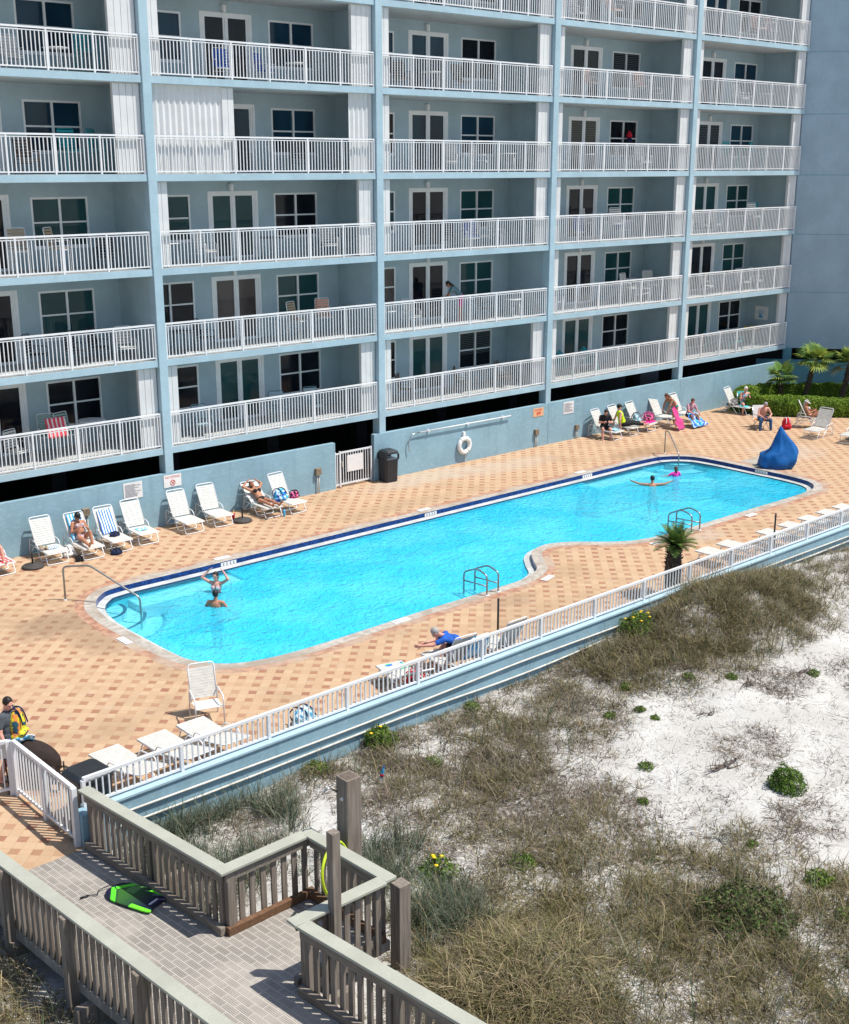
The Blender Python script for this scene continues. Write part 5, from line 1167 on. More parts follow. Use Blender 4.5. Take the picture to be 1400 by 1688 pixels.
    if hair:
        m_ = MB(); m_.ell(hc+hu*.036*s-hf*.014*s, (hf*.098*s, hl*.086*s, hu*.104*s))
        cut = hc+hf*.060*s
        if fem and hat != 'short': 
            m_.ell(hc-hf*.055*s-hu*.02*s, (hf*.060*s, hl*.080*s, hu*.11*s)); m_.cap(hc-hf*.07*s-hu*.04*s, .055*s, nk-ft2*.08*s-up2*.06*s, .035*s)
        o_ = remesh(m_, 'hair', M[hair], t_, .011*s, 1)
    if hat in ('cap_black', 'visor', 'cap'):
        m_ = MB(); mt = 'whitecloth' if hat == 'visor' else 'hair_black'
        if hat != 'visor': m_.ell(hc+hu*.055*s-hf*.006*s, (hf*.106*s, hl*.094*s, hu*.092*s))
        else: m_.tube([hc+hu*.05*s+hf*.100*s*math.cos(a)-hf*.004*s+hl*.088*s*math.sin(a) for a in np.linspace(0, 2*PI, 21)[:-1]], .020*s, 8, True)
        o_ = m_.build('cap' if hat != 'visor' else 'visor', M[mt], t_)
        m_ = MB(); n_ = 9; pts = [hc+hu*.042*s+hf*(.085+.085*math.cos((i/(n_-1)-.5)*PI))*s+hl*.085*s*math.sin((i/(n_-1)-.5)*PI) for i in range(n_)]; m_.add(pts+[p-hu*.010*s for p in pts], [tuple(range(n_)), tuple(range(2*n_-1, n_-1, -1))]+[(i, i+1, n_+i+1, n_+i) for i in range(n_-1)]); m_.build('brim', M[mt], o_)
    t_['_j'] = 0; del t_['_j']
    return t_, J
def cloth(name, label, cat, corners, mat, nx=14, ny=14, amp=.03, seed=1, parent=None, drop=None, thick=.012, group=None):
    """draped cloth: bilinear patch between four corners with folds; corners are world points unless parented"""
    A, B_, C_, D_ = [V3(c) for c in corners]; m_ = MB(); rs = random.Random(seed); ph = [rs.uniform(0, 6) for _ in range(6)]; vs_ = []
    o0 = A if parent is None else V3((0,0,0))
    for i in range(nx+1):
        for j in range(ny+1):
            u, v = i/nx, j/ny; p = A*(1-u)*(1-v)+B_*u*(1-v)+C_*u*v+D_*(1-u)*v; n_ = (B_-A).cross(D_-A).normalized()
            f = amp*(math.sin(u*9+ph[0]+v*3)*.5+math.sin(v*11+ph[1]-u*4)*.4+math.sin((u+v)*17+ph[2])*.25)
            p = p+n_*(f+amp*.9)
            if drop: p = p+V3((0,0,-drop*(2*abs(u-.5))**3))
            vs_.append(tuple(p-o0))
    k = ny+1; m_.add(vs_, [(i*k+j, (i+1)*k+j, (i+1)*k+j+1, i*k+j+1) for i in range(nx) for j in range(ny)], True)
    o_ = m_.build(name, M[mat], parent, o0 if parent is None else None); md = o_.modifiers.new('thickness', 'SOLIDIFY'); md.thickness = thick
    if parent is None: tag(o_, label, cat, group)
    return o_
def seatpoint(fx, fy, ro, along=.95, up_=.49): return (fx-math.sin(ro)*along, fy+math.cos(ro)*along, up_)
c62 = V3((-math.cos(math.radians(62)), 0, math.sin(math.radians(62))))   # leaning back, facing +X
FACE = -PI/2
# left row
person('woman in a black cap and pale bikini reading on a lounger with one knee raised', (-3.56,-1.03,.49), FACE, dict(up=(-.46,0,.88), thL=(.80,.02,.55), snL=(.30,.0,-.93), thR=(.97,-.12,.08), snR=(.98,-.10,-.12), foL=(.95,0,-.3), foR=(.6,-.1,.8), uaL=(.35,.30,-.75), faL=(.65,-.45,.45), uaR=(.35,-.30,-.75), faR=(.65,.45,.45), look=(.85,0,-.45), haL=(.5,-.5,.6), haR=(.5,.5,.6)), 'skin_tan', 'hair_dark', [('bikini_top', 'printflower'), ('bikini_bottom', 'printflower')], .98, True, hat='cap')
person('woman in a black bikini sunbathing with both hands behind her head', (2.80,-.93,.46), FACE, dict(up=(-.80,0,.58), thL=(.99,.06,.05), snL=(.99,.03,-.06), thR=(.99,-.06,.05), snR=(.99,-.03,-.06), foL=(.5,.3,.8), foR=(.5,-.3,.8), uaL=(-.55,.70,.45), faL=(-.15,-.80,.55), uaR=(-.55,-.70,.45), faR=(-.15,.80,.55), look=(.55,0,.83)), 'skin_tan', 'hair_brown', [('bikini_top', 'blacksh'), ('bikini_bottom', 'blacksh')], .98, True)
person('sunbather with raised knees on a red towel, cut off by the left picture edge', (-6.22,-.95,.48), FACE, dict(up=(-.5,0,.87), thL=(.75,.1,.62), snL=(.35,.0,-.93), thR=(.9,-.1,.40), snR=(.55,0,-.8), uaL=(.2,.4,-.8), faL=(.7,-.2,.2), uaR=(.2,-.4,-.8), faR=(.7,.2,.2)), 'skin_pink', 'hair_dark', [('shorts', 'stripered')], 1.0)
# pool
person('woman standing in the pool with her hands on her head', (-2.15,-6.05,-.38), -2.5, dict(up=(0,0,1), uaL=(.25,.75,.55), faL=(-.35,-.60,.65), uaR=(.25,-.75,.55), faR=(-.35,.60,.65), look=(1,0,-.1)), 'skin_pink', 'hair_dark', [('bikini_top', 'printflower'), ('bikini_bottom', 'magenta')], .95, True)
person('dark haired man with a bare back standing chest deep in the pool', (-2.78,-7.02,-.53), .75, dict(up=(0,0,1), uaL=(.15,.55,-.8), faL=(.3,.6,-.5), uaR=(.15,-.55,-.8), faR=(.3,-.6,-.5)), 'skin_tan', 'hair_black', [('shorts', 'blueshort')], .98)
person('dark haired swimmer floating with both arms spread wide', (15.75,-6.75,-.60), .85, dict(up=(.15,0,.99), uaL=(.05,.97,.10), faL=(.25,.93,.30), uaR=(.05,-.97,.10), faR=(.25,-.93,.30), thL=(-.5,.1,-.8), snL=(-.8,0,-.5), thR=(-.5,-.1,-.8), snR=(-.8,0,-.5)), 'skin_tan', 'hair_black', [('shorts', 'navy')], .98)
person('girl in a bright pink swim top standing in the pool by the far handrail', (17.6,-6.35,-.42), 1.2, dict(up=(0,0,1), uaL=(.2,.75,-.45), faL=(.5,.7,-.1), uaR=(.2,-.55,-.7), faR=(.5,-.4,-.3)), 'skin_tan', 'hair_brown', [('shirt', 'hotpink'), ('shorts', 'hotpink')], .74, True)
# far wall row
person('man in a black shirt sitting sideways on a lounger looking at his phone', (20.02,-.78,.48), FACE-.65, dict(up=(.25,0,.97), thL=(.95,.18,-.05), snL=(.15,.05,-.99), thR=(.93,-.12,-.05), snR=(.32,-.05,-.95), uaL=(.42,.28,-.85), faL=(.80,-.48,.25), uaR=(.42,-.28,-.85), faR=(.80,.48,.25), look=(.8,0,-.55)), 'skin_pink', 'hair_dark', [('shirt', 'blacksh'), ('shorts', 'blacksh')], 1.0)
person('man in a lime green tank top and black cap sitting on a lounger', (21.1,-.85,.48), -.55, dict(up=(-.30,0,.95), thL=(.97,.15,.05), snL=(.97,.05,-.15), thR=(.97,-.15,.05), snR=(.97,-.05,-.15), uaL=(-.25,.35,-.9), faL=(-.15,.2,-.95), uaR=(-.25,-.45,-.85), faR=(.1,-.1,-1), look=(.95,.2,-.1)), 'skin_pink', 'hair_black', [('tank', 'lime'), ('trousers', 'blacksh')], 1.05, heavy=1.18, hat='cap')
wb, _ = person('brown haired woman in a teal bikini bending over with a pink wrap', (24.0,-1.35,.92), PI*.93, dict(up=(.55,0,.83), up2=(.75,0,.62), thL=(.06,.12,-1), snL=(-.10,.02,-1), thR=(-.12,-.12,-1), snR=(-.18,0,-1), uaL=(.45,.1,-.9), faL=(.35,-.1,-.93), uaR=(.45,-.1,-.9), faR=(.25,.1,-.95), look=(.75,0,-.65)), 'skin_tan', 'hair_brown', [('bikini_top', 'teal'), ('bikini_bottom', 'teal')], 1.0, True)
cloth('pink_wrap', 'pink patterned wrap hanging from the bending woman to the deck', 'cloth', [(23.62,-1.62,.92),(23.90,-1.40,.95),(24.15,-1.95,.05),(23.35,-2.10,.05)], 'magenta', 14, 14, .07, 4)
person('person in a pale pink top with a blue towel over the knees', (24.75,-1.55,.47), FACE-.15, dict(up=(.22,0,.97), thL=(.93,.2,.0), snL=(.2,.05,-.97), thR=(.93,-.2,.0), snR=(.2,-.05,-.97), uaL=(.45,.25,-.85), faL=(.75,-.3,-.3), uaR=(.45,-.25,-.85), faR=(.75,.3,-.3), look=(.75,-.2,-.5)), 'skin_pink', 'hair_brown', [('shirt', 'mauve'), ('shorts', 'blacksh')], .98)
cloth('beach_towel', 'deep blue towel spread over the knees of the person at the lounger end', 'towel', [(24.38,-1.72,.62),(25.1,-1.66,.62),(25.25,-2.25,.10),(24.2,-2.3,.12)], 'skyblue' if False else 'printblue', 14, 14, .05, 6)
person('white haired woman in a blue and white swimsuit seated in a beach chair', (28.95,-1.55,.42), FACE-.62, dict(up=(-.12,0,.99), thL=(.93,.26,.08), snL=(.28,.12,-.95), thR=(.93,-.26,.08), snR=(.18,-.08,-.97), uaL=(.42,.25,-.85), faL=(.72,-.4,.5), uaR=(.42,-.25,-.85), faR=(.72,.4,.5), look=(.92,.1,-.35)), 'skin_pink', 'hair_white', [('swimsuit', 'printblue')], 1.0, True, 1.18, 'short')
person('shirtless grey haired man in blue jeans leaning forward on a chair', (26.55,-4.05,.45), FACE-.55, dict(up=(.32,0,.95), thL=(.92,.28,-.02), snL=(.10,.05,-.99), thR=(.92,-.28,-.02), snR=(.10,-.05,-.99), uaL=(.45,.38,-.8), faL=(.65,-.6,-.35), uaR=(.45,-.38,-.8), faR=(.65,.6,-.35), look=(.75,0,-.6)), 'skin_pink', 'hair_grey', [('trousers', 'denim')], 1.02, heavy=1.12)
person('woman in a white visor reclining and reading by the hedge', (28.33,-5.28,.48), -.97, dict(up=(-.40,0,.92), thL=(.86,.05,.50), snL=(.72,0,-.68), thR=(.90,-.08,.40), snR=(.80,0,-.58), uaL=(.40,.28,-.8), faL=(.75,-.35,.35), uaR=(.40,-.28,-.8), faR=(.75,.35,.35), look=(.88,.0,-.45)), 'skin_tan', 'hair_grey', [('bikini_top', 'printflower'), ('bikini_bottom', 'navy')], .98, True, hat='visor')
person('sunbather in a pink top lying on a blue towel at the right picture edge', (28.35,-8.15,.47), PI-.1, dict(up=(-.97,0,.2), thL=(.99,.08,.02), snL=(.99,0,-.02), thR=(.99,-.08,.02), snR=(.99,0,-.02), uaL=(.3,.6,-.3), faL=(.8,-.1,0), uaR=(.3,-.6,-.3), faR=(.8,.1,0), look=(0,0,1), foL=(.4,.3,.8), foR=(.4,-.3,.8)), 'skin_pink', 'hair_brown', [('bikini_top', 'hotpink'), ('bikini_bottom', 'hotpink')], .98, True)
# by the fence and the beach gate
person('grey haired man in a blue shirt slumped forward on a lounger at the fence', (-1.05,-14.62,.50), PI*.5+.75, dict(up=(.55,0,.83), up2=(.93,0,.36), thL=(.95,.22,-.05), snL=(.5,.1,-.85), thR=(.95,-.22,-.05), snR=(.5,-.1,-.85), uaL=(.85,.35,-.35), faL=(.97,.15,-.05), uaR=(.75,-.15,-.6), faR=(.75,.5,-.1), look=(.55,0,-.8)), 'skin_pink', 'hair_grey', [('shirt', 'blue'), ('shorts', 'blacksh')], 1.02)
person('man in a dark grey shirt and blue shorts walking out at the beach gate', (-10.87,-13.08,.93), FACE+.5, dict(up=(-.05,0,1), thL=(.22,.06,-.97), snL=(-.05,0,-1), thR=(-.14,-.06,-.98), snR=(-.38,0,-.92), uaL=(.12,.28,-.95), faL=(.35,.10,-.9), uaR=(.1,-.25,-.95), faR=(.45,-.1,-.85), look=(.9,-.2,-.35)), 'skin_pink', 'hair_dark', [('shirt', 'greysh'), ('shorts', 'blueshort')], 1.02, heavy=1.1)
# balcony guest
person('woman in a grey blue top and pink shorts bending on the second floor balcony', (8.67+4.85,1.1,Z0+H+ST+.92), PI*.9-PI*.5+1.2, dict(up=(.55,0,.83), up2=(.75,0,.65), thL=(.1,.1,-1), thR=(-.05,-.1,-1), uaL=(.5,.1,-.85), faL=(.6,0,-.7), uaR=(.5,-.1,-.85), faR=(.6,0,-.7), look=(.7,0,-.6)), 'skin_tan', 'hair_dark', [('shirt', 'slinggrey'), ('shorts', 'pink')], .98, True)

# ------------------------------------------------------------------ seats, towels and bags on the deck
def folding_chair(label, loc, rot, mat, back=None):
    t_ = thing('beach_chair', label, 'chair', loc, rot); m_ = MB()
    for sy in (-.27, .27): m_.tube(bend([(.26,sy,0),(-.20,sy,.40),(-.34,sy,.92)], .05), .013, 8); m_.tube([(-.28,sy,0),(.25,sy,.40)], .013, 8); m_.tube(bend([(-.24,sy,.58),(.22,sy,.60),(.26,sy,.38)], .04), .013, 8)
    m_.build('frame', M['steel'], t_)
    MB().box(-.20, .25, -.25, .25, .37, .39).build('seat', M[mat], t_); mat = back or mat; m_ = MB(); m_.add([(-.21,-.25,.40),(-.21,.25,.40),(-.35,.25,.94),(-.35,-.25,.94),(-.23,-.25,.40),(-.23,.25,.40),(-.37,.25,.94),(-.37,-.25,.94)], [(0,1,2,3),(7,6,5,4),(0,4,5,1),(1,5,6,2),(2,6,7,3),(3,7,4,0)]); m_.build('backrest', M[mat], t_); return t_
folding_chair('aqua backed beach chair under the white haired woman', (28.93,-1.55,.008), FACE-.62, 'aqua')
folding_chair('white framed chair with an orange cloth under the man in jeans', (26.60,-3.98,.008), FACE-.55, 'orange', 'whitecloth')
def pack(name, label, cat, loc, rot, mat, sz=(.32, .20, .42), strap='greycloth'):
    t_ = thing(name, label, cat, loc, rot); a, b_, h = sz; m_ = MB(); m_.ell((0, 0, h*.48), ((a*.52,0,0),(0,b_*.55,0),(0,0,h*.52))); m_.cap((-a*.3,0,h*.18), b_*.42, (a*.3,0,h*.18), b_*.42); m_.cap((-a*.24,-b_*.42,h*.28), b_*.26, (a*.24,-b_*.42,h*.28), b_*.26)
    remesh(m_, 'body', M[mat], t_, .016, 2)
    m_ = MB()
    for q in (-.22, .22): m_.tube(spline([(a*q,b_*.48,h*.2),(a*q*1.1,b_*.75,h*.55),(a*q*.8,b_*.35,h*.98),(a*q*.8,-b_*.3,h*.96),(a*q,-b_*.66,h*.55)], 6, False), .014, 6)
    m_.build('strap', M[strap], t_); return t_
pack('backpack', 'bright red backpack on the deck between the man in jeans and the reclining woman', 'backpack', (27.25,-4.85,.008), -.6, 'red', (.40,.28,.50), 'whitecloth')
pack('tote_bag', 'black and navy bag hanging behind the man in jeans', 'bag', (27.05,-3.72,.10), .5, 'navy', (.34,.22,.75), 'navy')
pack('beach_bag', 'grey dark bag on the lounger beside the hedge end', 'bag', (28.55,-1.25,.40), .3, 'greycloth', (.36,.24,.26), 'greycloth')
pack('beach_bag', 'blue print beach bag on the lounger nearest the white gate', 'bag', (3.42,-1.1,.37), .2, 'printblue', (.52,.32,.40), 'navy')
pack('beach_bag', 'small pink and black bag on the lounger nearest the white gate', 'bag', (3.98,-1.12,.37), .1, 'printpink', (.34,.22,.24), 'blacksh')
pack('beach_bag', 'pink and dark bag on the middle far wall lounger', 'bag', (22.75,-.9,.37), .2, 'printpink', (.52,.34,.36), 'pink')
pack('beach_bag', 'dark green print bag beside the pink bag on the far wall lounger', 'bag', (22.15,-.75,.37), .4, 'printaqua', (.40,.26,.42), 'blacksh')
pack('beach_bag', 'red bag under the lounger with the green and blue towel', 'bag', (-2.55,-14.75,.008), .4, 'red', (.50,.34,.42), 'red')
pack('beach_bag', 'white plastic bag beside the lounger of the woman in a cap', 'bag', (-4.02,-1.05,.008), .2, 'whitecloth', (.28,.24,.34), 'whitecloth')
pack('shoe_bag', 'small dark bag on the deck in front of the white plastic bag', 'bag', (-3.98,-1.62,.008), .2, 'blacksh', (.20,.16,.15), 'blacksh')
pack('shoe_bag', 'black bag under the foot of the blue striped towel lounger', 'bag', (-2.85,-1.72,.008), .2, 'navy', (.34,.22,.16), 'blacksh')
pack('shoe_bag', 'dark navy bag lying on the blue striped towel', 'bag', (-2.58,-1.15,.37), .2, 'navy', (.34,.18,.12), 'blacksh')
cloth('beach_towel', 'blue and white striped towel hanging over an empty lounger back', 'towel', [(-2.80,-.53,1.06),(-2.34,-.51,1.06),(-2.36,-.92,.40),(-2.84,-.92,.40)], 'stripeblue', 14, 14, .018, 8)
cloth('beach_towel', 'aqua and white striped towel behind the woman in a cap', 'towel', [(-3.80,-.57,1.12),(-3.32,-.57,1.12),(-3.33,-.95,.42),(-3.82,-.95,.42)], 'stripeaqua', 12, 12, .012, 9)
cloth('beach_towel', 'small blue striped cloth on the seat of the lounger by the left umbrella base', 'towel', [(-4.66,-1.2,.375),(-4.36,-1.15,.375),(-4.32,-.9,.375),(-4.64,-.95,.375)], 'stripeblue', 8, 8, .02, 10)
cloth('folded_cloth', 'tan cloth and hat heap next to the small striped cloth', 'cloth', [(-4.86,-1.12,.375),(-4.66,-1.18,.375),(-4.60,-.85,.375),(-4.80,-.8,.375)], 'khaki', 8, 8, .05, 11)
cloth('beach_towel', 'pale aqua folded towel on an empty white lounger seat', 'towel', [(-1.84,-1.25,.375),(-1.53,-1.25,.375),(-1.51,-.98,.375),(-1.84,-.98,.375)], 'printaqua', 8, 8, .02, 12)
cloth('beach_towel', 'red striped towel on the lounger at the left picture edge', 'towel', [(-6.42,-1.5,.375),(-5.84,-1.5,.375),(-5.84,-.7,.375),(-6.42,-.7,.375)], 'stripered', 12, 12, .018, 13)
cloth('beach_towel', 'green and blue towel over the foot of a lounger at the fence', 'towel', [(-2.92,-13.96,.375),(-2.30,-13.94,.375),(-2.48,-14.42,.375),(-3.05,-14.42,.375)], 'stripegreen', 10, 10, .03, 14)
cloth('beach_towel', 'blue striped towel on the raised back of the lounger of the grey haired man', 'towel', [(-1.55,-15.2,.55),(-.95,-15.25,.55),(-.92,-15.45,1.1),(-1.5,-15.42,1.1)], 'stripeaqua', 10, 10, .02, 15)
cloth('beach_towel', 'bright blue towel across the lounger at the right picture edge', 'towel', [(27.3,-8.42,.375),(29.1,-8.5,.375),(29.1,-7.80,.375),(27.3,-7.72,.375)], 'printblue', 14, 10, .02, 16)
cloth('beach_towel', 'aqua towel on the foot of the lounger beside the hedge end', 'towel', [(28.45,-1.98,.375),(29.0,-1.9,.375),(28.95,-1.55,.375),(28.4,-1.62,.375)], 'aqua', 8, 8, .02, 17)
cloth('beach_towel', 'pale blue print towel on the lounger foot of the man in the black shirt', 'towel', [(20.0,-1.40,.375),(20.45,-1.35,.375),(20.4,-.95,.375),(19.95,-1.0,.375)], 'printaqua', 8, 8, .03, 18)
cloth('beach_towel', 'pink towel hanging over the middle far wall lounger foot', 'towel', [(22.2,-1.35,.375),(22.85,-1.25,.375),(22.8,-.9,.375),(22.2,-.95,.375)], 'pink', 8, 8, .03, 19)
tm = thing('tumbler', 'tall red tumbler with a straw beside the right umbrella base', 'cup', (1.62,-1.05,.008)); MB().lathe([(.035, 0), (.055, .22), (.058, .24)], 14).build('cup_body', M['red'], tm); MB().tube([(0,0,.1),(.03,0,.36)], .006, 6).build('straw', M['yellow'], tm)
wbt = thing('water_bottle', 'blue water bottle on the deck by the feet of the woman in a black bikini', 'bottle', (3.13,-1.72,.008)); MB().lathe([(.036, 0), (.04, .02), (.04, .20), (.02, .24)], 14).build('bottle_body', M['skyblue'], wbt); MB().lathe([(.022, .24), (.022, .28)], 10).build('cap', M['navy'], wbt)
# beach cart and bright bag by the gate
bc = thing('beach_cart', 'dark brown hooded beach cart behind the white railing by the gate', 'cart', (-10.56,-13.38,.008), -.75)
m_ = MB(); m_.ell((.02, 0, .56), ((.44,0,-.20),(0,.26,0),(.12,0,.27))); m_.box(-.34, .40, -.23, .23, .24, .42); remesh(m_, 'hood', M['brown'], bc, .03, 4)
m_ = MB().tube(bend([(-.45,-.24,.12),(-.50,-.24,.9),(-.62,-.24,1.15),(-.62,.24,1.15),(-.50,.24,.9),(-.45,.24,.12)], .08), .016, 8).tube([(-.45,-.24,.14),(.42,-.24,.14)], .016, 8).tube([(-.45,.24,.14),(.42,.24,.14)], .016, 8).tube([(.42,-.24,.14),(.42,-.24,.34)], .016, 8).tube([(.42,.24,.14),(.42,.24,.34)], .016, 8); m_.build('frame', M['black'], bc)
for sx in (-.42, .40):
    for sy in (-.29, .29): MB().tube([(sx+.10*math.cos(a), sy, .115+.10*math.sin(a)) for a in np.linspace(0, 2*PI, 17)[:-1]], .022, 6, True).build('wheel', M['rubber'], bc)
tb = pack('tube_bag', 'yellow and orange print bag of pool toys strapped on the beach cart', 'bag', (-10.74,-13.15,.88), .6, 'printmulti', (.36,.24,.62), 'navy')
cloth('beach_towel', 'white and teal striped towel rolled under the bright bag on the cart', 'towel', [(-10.92,-13.34,.98),(-10.56,-13.46,.98),(-10.54,-13.3,.80),(-10.88,-13.2,.80)], 'printaqua', 8, 8, .05, 21)
pack('tote_bag', 'pale clear bag on the deck behind the fence, left of the green towel', 'bag', (-5.42,-14.6,.008), .3, 'printaqua', (.55,.35,.40), 'navy')

# ------------------------------------------------------------------ balcony furniture
def proto_chair(mat, frame='white', tall=False):
    r_ = link('patio_chair', None); k = .28 if tall else 0; m_ = MB()
    for sy in (-.26, .26): m_.tube(bend([(.24,sy,0),(.24,sy,.62+k),(-.22,sy,.62+k)], .06), .014, 6); m_.tube([(-.22,sy,.62+k),(-.26,sy,0)], .014, 6)
    m_.tube([(.24,-.26,.36+k),(.24,.26,.36+k)], .013, 6).tube([(-.24,-.26,.3+k),(-.24,.26,.3+k)], .013, 6); m_.build('frame', M[frame], r_)
    MB().box(-.23, .24, -.24, .24, .40+k, .42+k).build('seat', M[mat], r_)
    m_ = MB()
    for i in range(6): z = .46+k+i*.085; x = -.22-.13*(z-.42-k); m_.box(x-.008, x+.008, -.24, .24, z, z+.066)
    b_ = m_.build('backrest', M[mat], r_); MB().tube(bend([(-.22,-.25,.42+k),(-.31,-.25,.99+k),(-.31,.25,.99+k),(-.22,.25,.42+k)], .07), .014, 6).build('back_frame', M[frame], b_); return r_
def proto_adir(mat):
    r_ = link('adirondack_chair', None); m_ = MB()
    for i in range(5): x = -.26+.11*i; m_.box(.26-i*.115-.10, .26-i*.115, -.27, .27, .36-i*.028, .38-i*.028)
    m_.build('seat', M[mat], r_); m_ = MB()
    for i in range(5): y = -.22+.11*i; h = .95-.10*abs(i-2)**1.2; m_.add([(x+o, yy, z) for o in (0, .018) for x, z, yy in ((-.22,.26,y-.045),(-.22,.26,y+.045),(-.50,h,y+.055),(-.50,h,y-.055))], [(0,1,2,3),(7,6,5,4),(0,4,5,1),(1,5,6,2),(2,6,7,3),(3,7,4,0)])
    m_.build('backrest', M[mat], r_)
    for sy in (-.30, .30): MB().box(-.40, .34, sy-.055, sy+.055, .56, .58).build('arm', M[mat], r_); MB().box(.24, .30, sy-.02, sy+.02, 0, .56).box(-.36, -.30, sy-.02, sy+.02, 0, .56).build('leg', M[mat], r_)
    return r_
def proto_table(mat, r, h, legs=4):
    r_ = link('patio_table', None); MB().lathe([(r-.02, h-.03), (r, h-.015), (r, h), (r-.03, h+.004)], 24).build('table_top', M[mat], r_)
    for i in range(legs): a = PI/4+i*2*PI/legs; MB().tube([(r*.85*math.cos(a), r*.85*math.sin(a), 0), (r*.72*math.cos(a), r*.72*math.sin(a), h-.02)], .015, 6).build('leg', M[mat], r_)
    return r_
FP = {'w': lambda: proto_chair('vinyl'), 'wt': lambda: proto_chair('vinyl', tall=True), 'd': lambda: proto_chair('darkchair', 'darkchair'), 't': lambda: proto_chair('tan', 'white', True), 'g': lambda: proto_chair('slingstripe', 'slinggrey'), 'gr': lambda: proto_chair('slinggreen', 'white', True), 'b': lambda: proto_chair('blue', 'white'), 'p': lambda: proto_chair('peach', 'white', True),
      'wi': lambda: proto_chair('brownwicker', 'brownwicker'), 'te': lambda: proto_chair('teal', 'teal', True), 'at': lambda: proto_adir('teal'), 'aw': lambda: proto_adir('white'), 'tw': lambda: proto_table('white', .36, .68), 'tb': lambda: proto_table('white', .42, .98), 'tt': lambda: proto_table('teal', .24, .46), 'tte': lambda: proto_table('teal', .36, 1.0), 'td': lambda: proto_table('darkchair', .40, .70)}
FN = {'w': 'white strap chair', 'wt': 'tall white strap bar chair', 'd': 'dark patio chair', 't': 'tan sling bar chair', 'g': 'grey blue striped sling chair', 'gr': 'green striped tall sling chair', 'b': 'blue patio chair', 'p': 'peach backed bar chair', 'wi': 'brown wicker chair', 'te': 'tall teal chair', 'at': 'teal adirondack chair', 'aw': 'white adirondack chair', 'tw': 'round white table', 'tb': 'tall round white table', 'tt': 'low teal side table', 'tte': 'tall round teal table', 'td': 'round dark table'}
FLN = ['lowest', 'second', 'third', 'fourth', 'fifth', 'sixth', 'seventh']; BAY = ['leftmost bay', 'second bay', 'middle bay', 'fourth bay', 'rightmost bay']
LIST = {(0,0): [('w',4.3),('gr',5.35),('gr',5.95),('tb',6.7)], (0,1): [('g',1.75),('g',5.0),('g',6.4)], (0,2): [('wi',2.1),('wi',4.8),('wi',6.9)], (0,3): [('at',2.2),('tw',3.0),('at',3.85)], (0,4): [('at',3.9),('tt',4.75),('at',5.4)],
 (1,0): [('d',5.1),('d',6.3),('d',7.2),('w',7.9)], (1,1): [('td',1.2),('d',2.1),('t',5.8),('p',7.1)], (1,2): [('tw',1.1),('w',2.3),('d',5.95),('tw',7.4)], (1,3): [('aw',1.3),('wt',5.8),('tb',6.5),('aw',7.0),('wt',7.6)], (1,4): [('w',2.7),('w',5.8),('w',6.8)],
 (2,0): [('t',4.9),('t',5.95),('d',7.6)], (2,1): [('tw',1.0),('w',2.3),('td',5.0),('w',7.2)], (2,2): [('d',4.0),('b',5.1),('w',5.9),('w',6.8)], (2,3): [('b',2.9),('tb',4.1),('wt',3.5),('b',5.5),('wt',4.8)], (2,4): [('w',2.4),('w',3.3),('wt',6.2),('te',7.0)],
 (3,0): [('wi',5.3),('te',6.7),('te',7.6)], (3,1): [('d',3.9),('d',6.0)], (3,2): [('w',4.1),('tw',4.9),('w',5.7),('tw',7.0)], (3,3): [('w',1.6),('tw',3.0),('w',5.6),('w',6.5)], (3,4): [('te',4.3),('tte',5.3),('te',6.3)],
 (4,0): [('w',5.2),('tw',6.4),('te',7.4)], (4,1): [('b',3.1),('b',5.0),('tw',6.0)], (4,2): [('wi',1.7),('tw',3.2),('wi',4.5)], (4,3): [('p',3.4),('p',6.5),('w',7.6)], (4,4): [('w',4.4),('tw',6.8)],
 (5,2): [('tw',5.3),('tw',7.2)], (5,3): [('w',2.0),('p',4.2)], (5,4): [('p',5.5),('tb',6.3),('p',7.1)], (6,4): [('w',5.9),('w',7.0)]}
FPROTO = {}; seen = {}
EXTRA = {'gr0': 'with a red and white towel, nearer the rail'}
rr = random.Random(17)
for (s, b), items in LIST.items():
    kinds = [k for k, _ in items]
    for i, (k, x) in enumerate(items):
        same = [j for j, q in enumerate(kinds) if q == k]; n_ = len(same); r_ = same.index(i)
        which = '' if n_ == 1 else (['left ', 'right '][r_] if n_ == 2 else ['left ', 'middle ', 'right ', 'last '][r_])
        lb = f'{which}{FN[k]} on the {FLN[s]} balcony row, {BAY[b]} of the building'
        y = 1.05 if k[0] != 't' or k in ('t', 'te') else 1.0
        y += rr.uniform(-.28, .22); loc = (bayx(b)+x, y, Z0+s*H+ST+.008); rot = FACE+rr.uniform(-.7, .7)
        cat = 'table' if k in ('tw', 'tb', 'tt', 'tte', 'td') else 'chair'
        if k not in FPROTO: o = FPROTO[k] = FP[k](); o.location = loc; o.rotation_euler = (0, 0, rot); tag(o, lb, cat, cat+'s on the balconies')
        else: o = copy_tree(FPROTO[k], loc, rot, lb, cat+'s on the balconies'); o['category'] = cat
zf0 = lambda s: Z0+s*H+ST
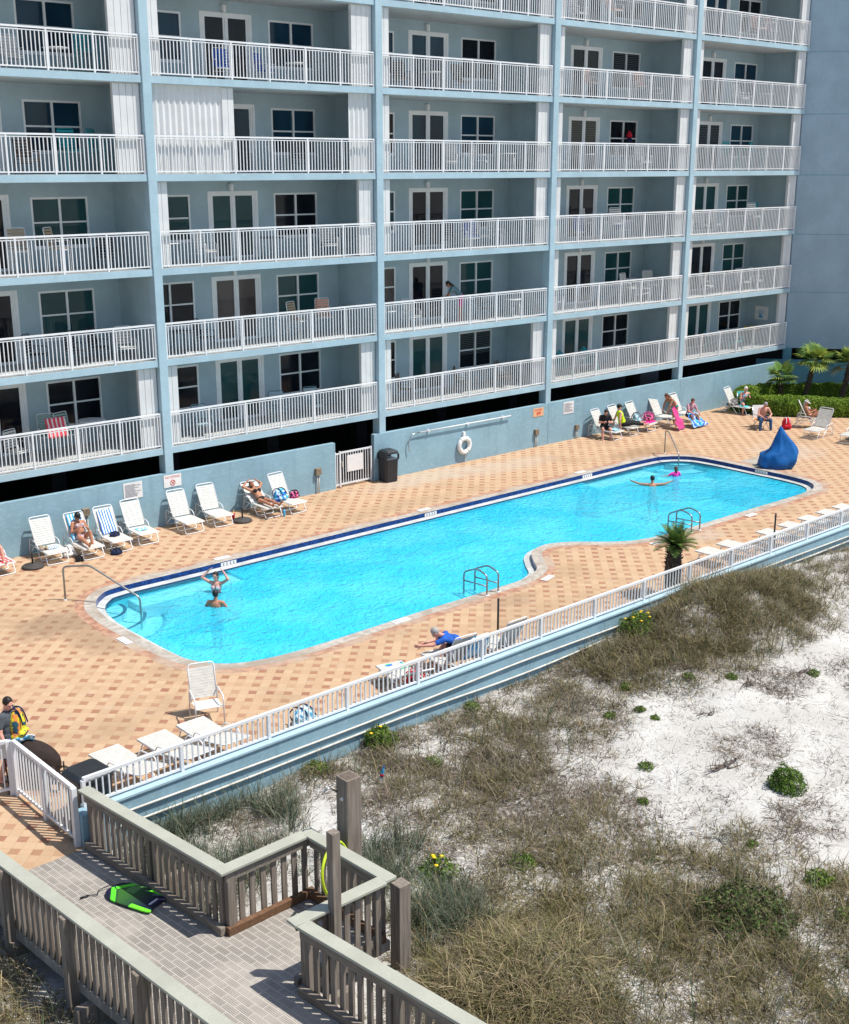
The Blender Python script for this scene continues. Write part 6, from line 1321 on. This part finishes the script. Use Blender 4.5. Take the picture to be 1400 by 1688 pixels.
cloth('beach_towel', 'white and red bordered towel over a green chair on the lowest left balcony', 'towel', [(-3.62,.72,zf0(0)+1.30),(-3.0,.70,zf0(0)+1.30),(-3.0,.5,zf0(0)+.72),(-3.64,.52,zf0(0)+.72)], 'stripered', 8, 8, .02, 31)
um = thing('closed_parasol', 'closed blue parasol with a red top leaning on the fourth balcony row', 'parasol', (17.34+6.9,2.05,zf0(3)+.008)); MB().tube([(0,0,0),(0,0,.5)], .02, 8).build('pole', M['white'], um); MB().lathe([(.05,.40),(.14,.55),(.13,1.3),(.05,1.45)], 12).build('canopy', M['navy'], um); MB().lathe([(.13,1.38),(.12,1.52),(.03,1.66)], 12).build('canopy_top', M['red'], um)
pc = thing('wall_picture', 'white framed picture of a blue plant on the lowest right balcony', 'picture', (XE-.225,1.35,zf0(0)+1.45)); MB().box(-.03, 0, -.36, .36, -.32, .32).build('frame', M['whitecloth'], pc)
m_ = MB()
for a in (-.9,-.45,0,.45,.9): m_.beam((-.032, .02, -.2), (-.032, .02+.24*math.sin(a), -.02+.2*math.cos(a)), .004, .05, up=(1,0,0))
m_.box(-.035, -.031, -.10, .14, -.24, -.14); m_.build('print', M['skyblue'], pc)
pp = thing('flower_pot', 'dark planter with yellow flowers in the corner of the lowest right balcony', 'plant pot', (XE-.75,1.55,zf0(0)+.008)); MB().lathe([(.22,0),(.28,.55),(.30,.6)], 14).build('pot', M['rubber'], pp)
m_ = MB(); rr = random.Random(4)
for i in range(60): a = rr.uniform(0, 6.3); q = rr.uniform(0, .34); m_.sph((q*math.cos(a), q*math.sin(a), .66+rr.uniform(0, .14)), .045, 6, 5)
m_.build('blossom', M['petal'], pp)
for x, lb in ((8.67+4.75, 'white cushion on the middle wicker chair of the lowest balcony row'), (8.67+6.86, 'white cushion on the right wicker chair of the lowest balcony row')):
    o_ = MB().ell((0,0,0), ((.10,0,0),(0,.20,0),(0,0,.18))).build('cushion', M['whitecloth'], None, (x, .95, zf0(0)+.66)); tag(o_, lb, 'cushion', 'white cushions on wicker chairs')
for a in (PROTO, FPROTO): pass
for a, o in PROTO.items():
    if a not in USED: bpy.data.objects.remove(o)
